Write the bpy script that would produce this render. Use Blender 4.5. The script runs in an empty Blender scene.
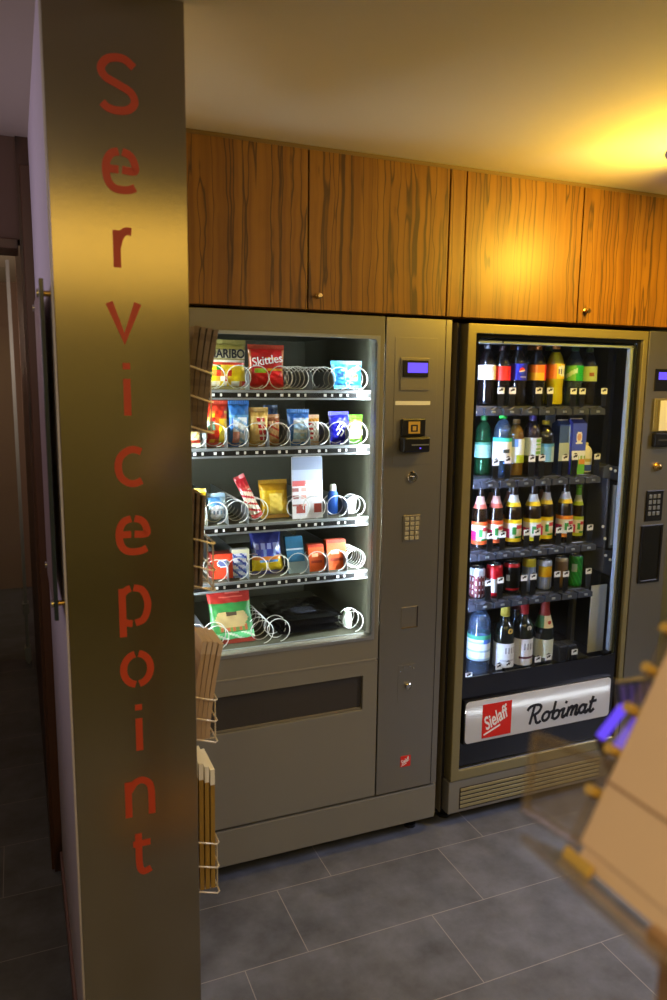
import bpy, math, random
from mathutils import Vector, Matrix

random.seed(7)
SC = bpy.context.scene
COL = SC.collection
PI = math.pi

# ------------------------------------------------------------------ camera
cam_data = bpy.data.cameras.new('camera')
cam = bpy.data.objects.new('camera', cam_data)
COL.objects.link(cam)
R_ = Vector((0.92241789, -0.38600043, 0.0122028))
D_ = Vector((-0.04977225, -0.1501552, -0.9874088))
F_ = Vector((0.38297253, 0.91019618, -0.15771795))
m = Matrix((R_, -D_, -F_)).transposed().to_4x4()
m.translation = Vector((0, 0, 1.635))
cam.matrix_world = m
cam_data.sensor_fit = 'VERTICAL'
cam_data.sensor_height = 36.0
cam_data.lens = 753.61 * 36.0 / 1000.0
cam_data.clip_start = 0.02
cam_data.dof.use_dof = True
cam_data.dof.focus_distance = 2.35
cam_data.dof.aperture_fstop = 3.4
SC.camera = cam

# ------------------------------------------------------------------ world and lights
world = bpy.data.worlds.new('world')
SC.world = world
world.use_nodes = True
world.node_tree.nodes['Background'].inputs[0].default_value = (1.0, 0.86, 0.7, 1)
world.node_tree.nodes['Background'].inputs[1].default_value = 0.02

SC.view_settings.view_transform = 'Standard'
SC.view_settings.look = 'None'
SC.view_settings.gamma = 1.0
SC.view_settings.use_curve_mapping = False
SC.view_settings.exposure = 0.0
SC.cycles.use_denoising = True
SC.cycles.max_bounces = 8
SC.cycles.transparent_max_bounces = 24
SC.cycles.sample_clamp_indirect = 6.0
SC.cycles.caustics_reflective = False
SC.cycles.caustics_refractive = False


def light(name, kind, loc, energy, color, size=0.1, aim=None, size_y=None, spread=None):
    l = bpy.data.lights.new(name, kind)
    l.energy = energy
    l.color = color
    if kind == 'AREA':
        l.size = size
        if size_y:
            l.shape = 'RECTANGLE'
            l.size_y = size_y
        if spread:
            l.spread = spread
    else:
        l.shadow_soft_size = size
    o = bpy.data.objects.new(name, l)
    COL.objects.link(o)
    o.location = loc
    if aim is not None:
        d = Vector(aim) - Vector(loc)
        o.rotation_euler = d.to_track_quat('-Z', 'Y').to_euler()
    return o


GOLD = (1.0, 0.60, 0.10)
WARM = (1.0, 0.72, 0.36)
# general warm light of the lobby ceiling behind the camera
light('lobby_light', 'AREA', (1.7, -0.5, 2.25), 5, (1.0, 0.86, 0.66), 0.7, (1.5, 1.2, 0.6))
light('kraft_fill_light', 'AREA', (-0.35, -0.1, 2.25), 10, (1.0, 0.86, 0.66), 0.4, (0.5, 0.35, 1.3))  # unseen fill added to brighten the kraft brochure in the foreground
light('side_fill_light', 'AREA', (3.7, 0.6, 2.1), 15, (0.74, 0.76, 1.0), 0.6, (1.9, 1.3, 0.0), spread=math.radians(80))  # unseen cool fill added from the right to lift the floor
# lilac light of the corridor
light('corridor_light', 'AREA', (-1.0, 2.2, 1.95), 2.2, (0.88, 0.72, 1.0), 0.8, (0.07, 1.9, 1.95), spread=math.radians(125))
light('far_corridor_light', 'AREA', (-0.7, 3.6, 1.9), 9, (1.0, 0.70, 0.52), 0.4, (-0.2, 6.2, 1.7), spread=math.radians(110))


# ------------------------------------------------------------------ materials
def lin(c):
    return tuple(((v / 255.0) / 12.92 if v / 255.0 <= 0.04045 else ((v / 255.0 + 0.055) / 1.055) ** 2.4) for v in c)


def rgb(*c):
    return lin(c) + (1.0,)


def bsdf(name):
    mt = bpy.data.materials.new(name)
    mt.use_nodes = True
    return mt, mt.node_tree, mt.node_tree.nodes['Principled BSDF']


def mat(name, col, rough=0.5, metal=0.0, emit=None, es=0.0, coat=0.0, bump=0.0, bscale=200.0, stretch=None, trans=0.0):
    mt, nt, b = bsdf(name)
    b.inputs['Base Color'].default_value = rgb(*col)
    b.inputs['Roughness'].default_value = rough
    b.inputs['Metallic'].default_value = metal
    if coat:
        b.inputs['Coat Weight'].default_value = coat
        b.inputs['Coat Roughness'].default_value = 0.15
    if emit:
        b.inputs['Emission Color'].default_value = rgb(*emit)
        b.inputs['Emission Strength'].default_value = es
    # slight procedural variation everywhere
    geo = nt.nodes.new('ShaderNodeNewGeometry')
    mp = nt.nodes.new('ShaderNodeMapping')
    mp.inputs['Scale'].default_value = stretch or (1, 1, 1)
    nz = nt.nodes.new('ShaderNodeTexNoise')
    nz.inputs['Scale'].default_value = bscale
    nz.inputs['Detail'].default_value = 3
    nt.links.new(geo.outputs['Position'], mp.inputs['Vector'])
    nt.links.new(mp.outputs[0], nz.inputs['Vector'])
    mr = nt.nodes.new('ShaderNodeMapRange')
    mr.inputs['To Min'].default_value = max(0.0, rough - 0.06)
    mr.inputs['To Max'].default_value = min(1.0, rough + 0.06)
    nt.links.new(nz.outputs['Fac'], mr.inputs['Value'])
    nt.links.new(mr.outputs[0], b.inputs['Roughness'])
    if bump:
        bp = nt.nodes.new('ShaderNodeBump')
        bp.inputs['Strength'].default_value = bump
        bp.inputs['Distance'].default_value = 0.001
        nt.links.new(nz.outputs['Fac'], bp.inputs['Height'])
        nt.links.new(bp.outputs[0], b.inputs['Normal'])
    return mt


def paint_mat(name, rough, coat=0.0, metal=0.0, spec=0.5):
    mt, nt, b = bsdf(name)
    at = nt.nodes.new('ShaderNodeAttribute')
    at.attribute_name = 'Col'
    nt.links.new(at.outputs['Color'], b.inputs['Base Color'])
    b.inputs['Roughness'].default_value = rough
    b.inputs['Metallic'].default_value = metal
    b.inputs['Specular IOR Level'].default_value = spec
    if coat:
        b.inputs['Coat Weight'].default_value = coat
        b.inputs['Coat Roughness'].default_value = 0.1
    return mt


def clear_mat(name, tint=(255, 255, 255), gloss=0.06, rough=0.03, diffuse=None, dfac=0.0):
    """thin clear sheet: tinted see-through with a gloss, optionally a little milky"""
    mt = bpy.data.materials.new(name)
    mt.use_nodes = True
    nt = mt.node_tree
    nt.nodes.clear()
    out = nt.nodes.new('ShaderNodeOutputMaterial')
    tr = nt.nodes.new('ShaderNodeBsdfTransparent')
    tr.inputs[0].default_value = rgb(*tint)
    gl = nt.nodes.new('ShaderNodeBsdfGlossy')
    gl.inputs['Roughness'].default_value = rough
    # two-sided Schlick reflection
    geo = nt.nodes.new('ShaderNodeNewGeometry')
    dt = nt.nodes.new('ShaderNodeVectorMath')
    dt.operation = 'DOT_PRODUCT'
    nt.links.new(geo.outputs['Normal'], dt.inputs[0])
    nt.links.new(geo.outputs['Incoming'], dt.inputs[1])
    prev = dt.outputs['Value']
    for op, val in (('ABSOLUTE', None), ('SUBTRACT', 1.0), ('POWER', 5.0), ('MULTIPLY_ADD', 0.9)):
        nd = nt.nodes.new('ShaderNodeMath')
        nd.operation = op
        nd.use_clamp = op != 'ABSOLUTE'
        if op == 'SUBTRACT':
            nd.inputs[0].default_value = val
            nt.links.new(prev, nd.inputs[1])
        else:
            nt.links.new(prev, nd.inputs[0])
            if val is not None:
                nd.inputs[1].default_value = val
        if op == 'MULTIPLY_ADD':
            nd.inputs[2].default_value = gloss * 0.5
        prev = nd.outputs[0]
    lw = nd
    mx = nt.nodes.new('ShaderNodeMixShader')
    nt.links.new(lw.outputs[0], mx.inputs[0])
    base = tr.outputs[0]
    if diffuse:
        df = nt.nodes.new('ShaderNodeBsdfDiffuse')
        df.inputs[0].default_value = rgb(*diffuse)
        m2 = nt.nodes.new('ShaderNodeMixShader')
        m2.inputs[0].default_value = dfac
        nt.links.new(tr.outputs[0], m2.inputs[1])
        nt.links.new(df.outputs[0], m2.inputs[2])
        base = m2.outputs[0]
    nt.links.new(base, mx.inputs[1])
    nt.links.new(gl.outputs[0], mx.inputs[2])
    nt.links.new(mx.outputs[0], out.inputs[0])
    return mt


def emit_mat(name, col, s):
    mt = bpy.data.materials.new(name)
    mt.use_nodes = True
    nt = mt.node_tree
    nt.nodes.clear()
    out = nt.nodes.new('ShaderNodeOutputMaterial')
    e = nt.nodes.new('ShaderNodeEmission')
    e.inputs[0].default_value = rgb(*col)
    e.inputs[1].default_value = s
    nt.links.new(e.outputs[0], out.inputs[0])
    return mt


def wood_mat(name, base, mid, dark, sx=50.0, sz=0.36, rough=0.42):
    mt, nt, b = bsdf(name)
    geo = nt.nodes.new('ShaderNodeNewGeometry')
    oi = nt.nodes.new('ShaderNodeObjectInfo')
    add = nt.nodes.new('ShaderNodeVectorMath')
    add.operation = 'MULTIPLY_ADD'
    cmb = nt.nodes.new('ShaderNodeCombineXYZ')
    for i in range(3):
        nt.links.new(oi.outputs['Random'], cmb.inputs[i])
    nt.links.new(cmb.outputs[0], add.inputs[0])
    add.inputs[1].default_value = (3.0, 0, 7.0)
    nt.links.new(geo.outputs['Position'], add.inputs[2])
    # slow waver so the grain lines meander
    wv = nt.nodes.new('ShaderNodeTexNoise')
    wv.inputs['Scale'].default_value = 5.0
    wv.inputs['Detail'].default_value = 2.0
    nt.links.new(add.outputs[0], wv.inputs['Vector'])
    off = nt.nodes.new('ShaderNodeVectorMath')
    off.operation = 'MULTIPLY_ADD'
    off.inputs[1].default_value = (0.030, 0.030, 0)
    nt.links.new(wv.outputs['Color'], off.inputs[0])
    nt.links.new(add.outputs[0], off.inputs[2])
    mp = nt.nodes.new('ShaderNodeMapping')
    mp.inputs['Scale'].default_value = (sx, sx, sz)
    nt.links.new(off.outputs[0], mp.inputs['Vector'])
    n1 = nt.nodes.new('ShaderNodeTexNoise')
    n1.inputs['Scale'].default_value = 1.0
    n1.inputs['Detail'].default_value = 3.0
    nt.links.new(mp.outputs[0], n1.inputs['Vector'])
    r1 = nt.nodes.new('ShaderNodeValToRGB')
    r1.color_ramp.elements[0].position = 0.30
    r1.color_ramp.elements[0].color = rgb(*mid)
    r1.color_ramp.elements[1].position = 0.62
    r1.color_ramp.elements[1].color = rgb(*base)
    nt.links.new(n1.outputs['Fac'], r1.inputs[0])
    # thin dark lines where a second noise crosses its middle
    mp2 = nt.nodes.new('ShaderNodeMapping')
    mp2.inputs['Scale'].default_value = (sx * 0.62, sx * 0.62, sz * 1.2)
    mp2.inputs['Location'].default_value = (9.3, 1.7, 2.2)
    nt.links.new(off.outputs[0], mp2.inputs['Vector'])
    n2 = nt.nodes.new('ShaderNodeTexNoise')
    n2.inputs['Scale'].default_value = 1.0
    n2.inputs['Detail'].default_value = 1.0
    nt.links.new(mp2.outputs[0], n2.inputs['Vector'])
    sb = nt.nodes.new('ShaderNodeMath')
    sb.operation = 'SUBTRACT'
    sb.inputs[1].default_value = 0.5
    nt.links.new(n2.outputs['Fac'], sb.inputs[0])
    ab = nt.nodes.new('ShaderNodeMath')
    ab.operation = 'ABSOLUTE'
    nt.links.new(sb.outputs[0], ab.inputs[0])
    r2 = nt.nodes.new('ShaderNodeValToRGB')
    r2.color_ramp.elements[0].position = 0.004
    r2.color_ramp.elements[0].color = (0.82, 0.82, 0.82, 1)
    r2.color_ramp.elements[1].position = 0.030
    r2.color_ramp.elements[1].color = (0, 0, 0, 1)
    nt.links.new(ab.outputs[0], r2.inputs[0])
    mx = nt.nodes.new('ShaderNodeMixRGB')
    nt.links.new(r2.outputs[0], mx.inputs[0])
    nt.links.new(r1.outputs[0], mx.inputs[1])
    mx.inputs[2].default_value = rgb(*dark)
    nt.links.new(mx.outputs[0], b.inputs['Base Color'])
    b.inputs['Roughness'].default_value = rough
    return mt


def tile_mat(name, tile, grout):
    """rectangular slate tiles, each row stepped along by a third"""
    W, L, YA, XA, ST = 0.2868, 0.5985, 2.1026, 0.893, 0.190
    mt, nt, b = bsdf(name)
    N, Lk = nt.nodes.new, nt.links.new

    def mth(op, a, bb=None, cc=None):
        n = N('ShaderNodeMath')
        n.operation = op
        for i, v in enumerate((a, bb, cc)):
            if v is None:
                continue
            if isinstance(v, (int, float)):
                n.inputs[i].default_value = v
            else:
                Lk(v, n.inputs[i])
        return n.outputs[0]
    geo = N('ShaderNodeNewGeometry')
    sp = N('ShaderNodeSeparateXYZ')
    Lk(geo.outputs['Position'], sp.inputs[0])
    v = mth('DIVIDE', mth('SUBTRACT', sp.outputs[1], YA), W)
    row = mth('FLOOR', v)
    fv = mth('SUBTRACT', v, row)
    u = mth('DIVIDE', mth('SUBTRACT', mth('SUBTRACT', sp.outputs[0], XA), mth('MULTIPLY', row, ST)), L)
    cu = mth('FLOOR', u)
    fu = mth('SUBTRACT', u, cu)
    du = mth('MULTIPLY', mth('MINIMUM', fu, mth('SUBTRACT', 1.0, fu)), L)
    dv = mth('MULTIPLY', mth('MINIMUM', fv, mth('SUBTRACT', 1.0, fv)), W)
    dd = mth('MINIMUM', du, dv)
    g = mth('LESS_THAN', dd, 0.0014)
    wn = N('ShaderNodeTexWhiteNoise')
    cb = N('ShaderNodeCombineXYZ')
    Lk(row, cb.inputs[0])
    Lk(cu, cb.inputs[1])
    Lk(cb.outputs[0], wn.inputs['Vector'])
    nz = N('ShaderNodeTexNoise')
    nz.inputs['Scale'].default_value = 7.0
    nz.inputs['Detail'].default_value = 9.0
    nz.inputs['Roughness'].default_value = 0.65
    Lk(geo.outputs['Position'], nz.inputs['Vector'])
    k = mth('ADD', mth('MULTIPLY', nz.outputs['Fac'], 1.0), mth('MULTIPLY', wn.outputs['Value'], 0.14))
    ramp = N('ShaderNodeValToRGB')
    ramp.color_ramp.elements[0].position = 0.3
    ramp.color_ramp.elements[0].color = rgb(*[c * 0.72 for c in tile])
    ramp.color_ramp.elements[1].position = 0.85
    ramp.color_ramp.elements[1].color = rgb(*[c * 1.22 for c in tile])
    Lk(k, ramp.inputs[0])
    mx = N('ShaderNodeMixRGB')
    Lk(g, mx.inputs[0])
    Lk(ramp.outputs[0], mx.inputs[1])
    mx.inputs[2].default_value = rgb(*grout)
    Lk(mx.outputs[0], b.inputs['Base Color'])
    rr = mth('MULTIPLY_ADD', nz.outputs['Fac'], 0.25, 0.33)
    Lk(rr, b.inputs['Roughness'])
    bp = N('ShaderNodeBump')
    bp.inputs['Strength'].default_value = 0.25
    bp.inputs['Distance'].default_value = 0.001
    Lk(mth('MULTIPLY_ADD', g, -1.0, mth('MULTIPLY', nz.outputs['Fac'], 0.5)), bp.inputs['Height'])
    Lk(bp.outputs[0], b.inputs['Normal'])
    return mt


MT = {}
MT['floor'] = tile_mat('slate_tile', (98, 102, 112), (150, 148, 148))
MT['ceiling'] = mat('ceiling_plaster', (214, 204, 182), 0.9, bump=0.15, bscale=60)
MT['white_wall'] = mat('white_plaster', (226, 218, 222), 0.85, bump=0.2, bscale=90)
MT['brown_wall'] = mat('brown_wall', (116, 92, 78), 0.7)
MT['lobby_wall'] = mat('lobby_wall', (160, 168, 172), 0.8)
MT['dark_trim'] = mat('dark_trim', (40, 28, 20), 0.5)
MT['trim_brown'] = mat('trim_brown', (120, 96, 60), 0.6)
MT['skirting'] = mat('skirting_paint', (150, 118, 118), 0.6)
MT['steel'] = mat('brushed_steel', (172, 164, 150), 0.17, 1.0, bump=0.05, bscale=30, stretch=(3, 3, 40))
MT['panel_steel'] = mat('machine_steel', (158, 153, 138), 0.38, 0.9, bump=0.08, bscale=40, stretch=(30, 3, 1))
MT['chrome'] = mat('chrome', (200, 198, 192), 0.15, 1.0)
MT['brass'] = mat('brass', (200, 165, 100), 0.25, 1.0)
MT['red_letter'] = mat('red_letter_paint', (206, 72, 36), 0.5)
MT['beige'] = mat('beige_powder_coat', (119, 116, 104), 0.42, bump=0.06, bscale=500)
MT['beige_dark'] = mat('beige_dark_coat', (120, 112, 92), 0.45)  # slightly darker, yellower beige for side panels and flap lip
MT['gold_frame'] = mat('champagne_aluminium', (150, 140, 98), 0.38, 0.55)
MT['key_grey'] = mat('key_grey', (168, 162, 136), 0.5)
MT['black'] = mat('black_plastic', (14, 14, 16), 0.35)
MT['black_gloss'] = mat('black_gloss', (8, 8, 10), 0.12, coat=0.5)
MT['dark_grey'] = mat('dark_grey_plastic', (66, 70, 84), 0.25, coat=0.3)
MT['interior'] = mat('dark_interior', (80, 80, 64), 0.6)
MT['interior2'] = mat('black_interior', (30, 30, 36), 0.45)
MT['flap'] = mat('flap_smoked', (58, 54, 48), 0.3)
MT['rail_grey'] = mat('grey_rail', (150, 156, 160), 0.35, 0.6)
MT['wire'] = mat('white_coated_wire', (225, 228, 226), 0.3, 0.2)
MT['rack_wire'] = mat('cream_rack_wire', (214, 200, 170), 0.35, 0.3)
MT['gasket'] = mat('grey_gasket', (150, 160, 175), 0.4)
MT['frost'] = mat('frosted_plate', (196, 202, 214), 0.6)
MT['glass'] = clear_mat('door_glass', (250, 252, 250), 0.065, 0.01)
MT['acrylic'] = clear_mat('clear_acrylic', (244, 240, 232), 0.07, 0.04, (190, 170, 140), 0.10)
MT['bottle'] = clear_mat('clear_bottle', (240, 246, 252), 0.16, 0.10)
MT['green_bottle'] = clear_mat('green_tint_bottle', (150, 215, 165), 0.07, 0.08)
MT['cola'] = mat('cola', (22, 13, 12), 0.12, coat=0.6)
MT['water'] = clear_mat('water', (205, 225, 245), 0.05, 0.08, (190, 215, 245), 0.09)
MT['lemonade'] = clear_mat('lemonade', (190, 205, 210), 0.05, 0.08, (120, 140, 150), 0.30)
MT['yellow_drink'] = mat('yellow_drink', (236, 208, 10), 0.25, coat=0.4)
MT['amber_drink'] = clear_mat('amber_drink', (225, 180, 90), 0.05, 0.08, (190, 140, 50), 0.45)
MT['purple_drink'] = mat('berry_drink', (44, 26, 44), 0.15, coat=0.5)
MT['brown_glass'] = mat('brown_glass', (34, 20, 12), 0.1, coat=0.8)
MT['dark_glass'] = mat('dark_green_glass', (12, 20, 14), 0.08, coat=0.8)
MT['foil'] = paint_mat('printed_foil', 0.28, 0.4)
MT['paper'] = paint_mat('printed_paper', 0.5)
MT['can'] = paint_mat('printed_can', 0.3, 0.2, 0.35)
MT['alu'] = mat('aluminium', (200, 202, 206), 0.25, 1.0)
MT['white_plastic'] = mat('white_plastic', (236, 238, 240), 0.35)
MT['red_logo'] = mat('red_logo', (214, 34, 14), 0.4)
MT['ink'] = mat('ink', (18, 18, 26), 0.5)
MT['white_ink'] = mat('white_ink', (245, 245, 245), 0.5)
MT['zebrano'] = wood_mat('zebrano_veneer', (138, 95, 25), (112, 72, 16), (54, 34, 11))
MT['brown_wood'] = wood_mat('dark_walnut', (92, 58, 36), (70, 42, 26), (34, 18, 10), 14, 0.5, 0.4)
MT['kraft'] = mat('kraft_card', (218, 186, 146), 0.7, bump=0.1, bscale=120)
MT['peg'] = mat('yellow_peg', (196, 160, 70), 0.45)
MT['stand_wood'] = mat('stand_wood', (158, 122, 86), 0.5)
MT['sign_grey'] = mat('grey_acrylic', (158, 138, 132), 0.4)
MT['sign_edge'] = mat('acrylic_edge', (40, 52, 62), 0.15, coat=0.5)
MT['lamp_metal'] = mat('lamp_metal', (120, 100, 80), 0.35, 0.9)
MT['lamp_glow'] = emit_mat('lamp_glow', (255, 214, 110), 10.0)
MT['panel_glow'] = emit_mat('panel_glow', (255, 206, 92), 2.2)
MT['tube_white'] = emit_mat('tube_white', (236, 246, 255), 185.0)
MT['tube_cool'] = emit_mat('tube_cool', (190, 212, 255), 190.0)
MT['tube_fill'] = emit_mat('tube_fill', (150, 170, 200), 6.0)
MT['sign_tube'] = emit_mat('sign_tube', (255, 255, 255), 26.0)
MT['lcd'] = emit_mat('lcd_violet', (112, 88, 255), 1.3)
MT['violet_dim'] = mat('violet_louvre', (110, 96, 190), 0.4)
MT['violet'] = emit_mat('violet_glow', (112, 80, 255), 1.0)
# translucent backlit sign sheet
_mt = bpy.data.materials.new('sign_sheet')
_mt.use_nodes = True
_nt = _mt.node_tree
_b = _nt.nodes['Principled BSDF']
_b.inputs['Base Color'].default_value = rgb(236, 238, 240)
_b.inputs['Roughness'].default_value = 0.25
_tl = _nt.nodes.new('ShaderNodeBsdfTranslucent')
_tl.inputs[0].default_value = rgb(240, 243, 246)
_mx = _nt.nodes.new('ShaderNodeMixShader')
_mx.inputs[0].default_value = 0.5
_nt.links.new(_b.outputs[0], _mx.inputs[1])
_nt.links.new(_tl.outputs[0], _mx.inputs[2])
_nt.links.new(_mx.outputs[0], _nt.nodes['Material Output'].inputs[0])
MT['sign_sheet'] = _mt


# ------------------------------------------------------------------ mesh helpers
class M:
    def __init__(s):
        s.v, s.f, s.c = [], [], []

    def quadbox(s, P, col=(255, 255, 255)):
        n = len(s.v)
        s.v += [tuple(p) for p in P]
        for q in ((0, 3, 2, 1), (4, 5, 6, 7), (0, 1, 5, 4), (1, 2, 6, 5), (2, 3, 7, 6), (3, 0, 4, 7)):
            s.f.append([n + i for i in q])
            s.c.append(col)
        return s

    def box(s, x0, y0, z0, x1, y1, z1, col=(255, 255, 255)):
        return s.quadbox([(x0, y0, z0), (x1, y0, z0), (x1, y1, z0), (x0, y1, z0),
                          (x0, y0, z1), (x1, y0, z1), (x1, y1, z1), (x0, y1, z1)], col)

    def obox(s, o, a, b, c, col=(255, 255, 255)):
        o, a, b, c = map(Vector, (o, a, b, c))
        return s.quadbox([o, o + a, o + a + b, o + b, o + c, o + a + c, o + a + b + c, o + b + c], col)

    def grid(s, fn, nu, nv, paint=None, flip=False):
        n = len(s.v)
        for j in range(nv + 1):
            for i in range(nu + 1):
                s.v.append(tuple(fn(i / nu, j / nv)))
        for j in range(nv):
            for i in range(nu):
                a = n + j * (nu + 1) + i
                q = [a, a + 1, a + nu + 2, a + nu + 1]
                s.f.append(q[::-1] if flip else q)
                s.c.append(paint((i + .5) / nu, (j + .5) / nv) if paint else (255, 255, 255))
        return s

    def lathe(s, prof, cx, cy, cz, n=20, paint=None, closed=True):
        """paint(u, v): u = 0..1 across the front half seen from -Y, v = height"""
        k = len(s.v)
        z0, z1 = prof[0][1], prof[-1][1]
        for r, z in prof:
            for i in range(n):
                a = 2 * PI * i / n - PI
                s.v.append((cx + r * math.sin(a), cy - r * math.cos(a), cz + z))
        for j in range(len(prof) - 1):
            for i in range(n):
                a, b = k + j * n + i, k + j * n + (i + 1) % n
                s.f.append([a, b, b + n, a + n])
                u = ((i + .5) / n)
                vv = (prof[j][1] + prof[j + 1][1]) / 2
                s.c.append(paint(u, (vv - z0) / max(1e-6, z1 - z0)) if paint else (255, 255, 255))
        if closed:
            for base, rev in ((k, True), (k + (len(prof) - 1) * n, False)):
                q = list(range(base, base + n))
                s.f.append(q[::-1] if rev else q)
                s.c.append(paint(0.5, 0.0 if rev else 1.0) if paint else (255, 255, 255))
        return s

    def tube(s, pts, r, n=6, closed=False, caps=True):
        pts = [Vector(p) for p in pts]
        k = len(s.v)
        N = len(pts)
        up = Vector((0.123, 0.456, 0.88)).normalized()
        for i, p in enumerate(pts):
            if closed:
                t = pts[(i + 1) % N] - pts[i - 1]
            else:
                t = pts[min(i + 1, N - 1)] - pts[max(i - 1, 0)]
            t.normalize()
            a = t.cross(up)
            if a.length < 1e-4:
                a = t.cross(Vector((1, 0, 0)))
            a.normalize()
            b = t.cross(a)
            for j in range(n):
                w = 2 * PI * j / n
                s.v.append(tuple(p + a * (r * math.cos(w)) + b * (r * math.sin(w))))
        for i in range(N if closed else N - 1):
            i2 = (i + 1) % N
            for j in range(n):
                j2 = (j + 1) % n
                s.f.append([k + i * n + j, k + i * n + j2, k + i2 * n + j2, k + i2 * n + j])
                s.c.append((255, 255, 255))
        if caps and not closed:
            s.f.append([k + j for j in range(n)][::-1])
            s.f.append([k + (N - 1) * n + j for j in range(n)])
            s.c += [(255, 255, 255)] * 2
        return s

    def prism(s, poly, fn, d0, d1, col=(255, 255, 255)):
        """2-D polygon extruded: fn(a, b, d) gives the point"""
        k, n = len(s.v), len(poly)
        for d in (d0, d1):
            for a, b in poly:
                s.v.append(tuple(fn(a, b, d)))
        s.f.append([k + i for i in range(n)])
        s.f.append([k + n + i for i in range(n)][::-1])
        s.c += [col, col]
        for i in range(n):
            j = (i + 1) % n
            s.f.append([k + j, k + i, k + n + i, k + n + j])
            s.c.append(col)
        return s

    def ribbon(s, pts, w, fn, d0, d1, closed=False, col=(255, 255, 255)):
        """flat stroke of constant width along 2-D points, extruded from d0 to d1"""
        P = [Vector((a, b)) for a, b in pts]
        n = len(P)
        L, Rr = [], []
        for i in range(n):
            if closed:
                t = P[(i + 1) % n] - P[i - 1]
            else:
                t = P[min(i + 1, n - 1)] - P[max(i - 1, 0)]
            if t.length < 1e-9:
                t = Vector((1, 0))
            t.normalize()
            nn = Vector((-t.y, t.x))
            k = 1.0
            if 0 < i < n - 1:
                t1 = (P[i] - P[i - 1]).normalized()
                c = abs(nn.dot(Vector((-t1.y, t1.x))))
                k = min(1.6, 1 / max(c, .5))
            L.append(P[i] + nn * w / 2 * k)
            Rr.append(P[i] - nn * w / 2 * k)
        k = len(s.v)
        for i in range(n):
            for d in (d0, d1):
                s.v.append(tuple(fn(L[i].x, L[i].y, d)))
                s.v.append(tuple(fn(Rr[i].x, Rr[i].y, d)))
        for i in range(n if closed else n - 1):
            a, b = k + 4 * i, k + 4 * ((i + 1) % n)
            for q in ((a, a + 1, b + 1, b), (a + 2, b + 2, b + 3, a + 3), (a, b, b + 2, a + 2), (a + 1, a + 3, b + 3, b + 1)):
                s.f.append(list(q))
                s.c.append(col)
        if not closed:
            for a, rev in ((k, 0), (k + 4 * (n - 1), 1)):
                q = [a, a + 2, a + 3, a + 1]
                s.f.append(q[::-1] if rev else q)
                s.c.append(col)
        return s

    def build(s, name, material, parent=None, bevel=0.0, smooth=False, paint=False, label=None, seg=2, kind=None):
        o0 = world_loc(parent) if parent else Vector((0, 0, 0))
        me = bpy.data.meshes.new(name)
        me.from_pydata([tuple(Vector(p) - o0) for p in s.v], [], s.f)
        me.materials.append(MT[material])
        if paint:
            ca = me.color_attributes.new('Col', 'FLOAT_COLOR', 'CORNER')
            k = 0
            for fi, f in enumerate(s.f):
                c = lin(s.c[fi])
                for _ in f:
                    ca.data[k].color = (c[0], c[1], c[2], 1)
                    k += 1
        if smooth:
            for p in me.polygons:
                p.use_smooth = True
            try:
                me.set_sharp_from_angle(angle=math.radians(38))
            except Exception:
                pass
        me.update()
        o = bpy.data.objects.new(name, me)
        COL.objects.link(o)
        if parent:
            o.parent = parent
        if bevel:
            b = o.modifiers.new('bevel', 'BEVEL')
            b.width = bevel
            b.segments = seg
            b.limit_method = 'ANGLE'
            b.angle_limit = math.radians(40)
        if label:
            o['label'] = label
        if kind:
            o['kind'] = kind
        return o


def world_loc(o):
    v = Vector((0, 0, 0))
    while o:
        v = v + o.location
        o = o.parent
    return v


def thing(name, label, cat, loc, group=None):
    o = bpy.data.objects.new(name, None)
    COL.objects.link(o)
    o.location = loc
    o.empty_display_size = 0.05
    tag(o, label, cat, group)
    return o


def tag(o, label, cat, group=None):
    o['label'] = label
    o['category'] = cat
    if group:
        o['group'] = group
    return o


def struct(o):
    o['kind'] = 'structure'
    return o


def catmull(pts, n=6):
    if len(pts) < 3:
        return pts
    P = [pts[0]] + list(pts) + [pts[-1]]
    out = []
    for i in range(1, len(P) - 2):
        p0, p1, p2, p3 = [Vector(q) for q in P[i - 1:i + 3]]
        for j in range(n):
            t = j / n
            out.append(tuple(0.5 * ((2 * p1) + (p2 - p0) * t + (2 * p0 - 5 * p1 + 4 * p2 - p3) * t * t + (3 * p1 - p0 - 3 * p2 + p3) * t ** 3)))
    out.append(tuple(pts[-1]))
    return out


def arc(cx, cy, rx, ry, a0, a1, n=14):
    return [(cx + rx * math.cos(math.radians(a0 + (a1 - a0) * i / n)), cy + ry * math.sin(math.radians(a0 + (a1 - a0) * i / n))) for i in range(n + 1)]


def rrect(x0, z0, x1, z1, r, n=5):
    p = []
    for cx, cz, a in ((x1 - r, z1 - r, 0), (x0 + r, z1 - r, 90), (x0 + r, z0 + r, 180), (x1 - r, z0 + r, 270)):
        for i in range(n + 1):
            w = math.radians(a + 90 * i / n)
            p.append((cx + r * math.cos(w), cz + r * math.sin(w)))
    return p


FRONT = lambda a, b, d: (a, d, b)        # a = X, b = Z, d = Y


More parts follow.
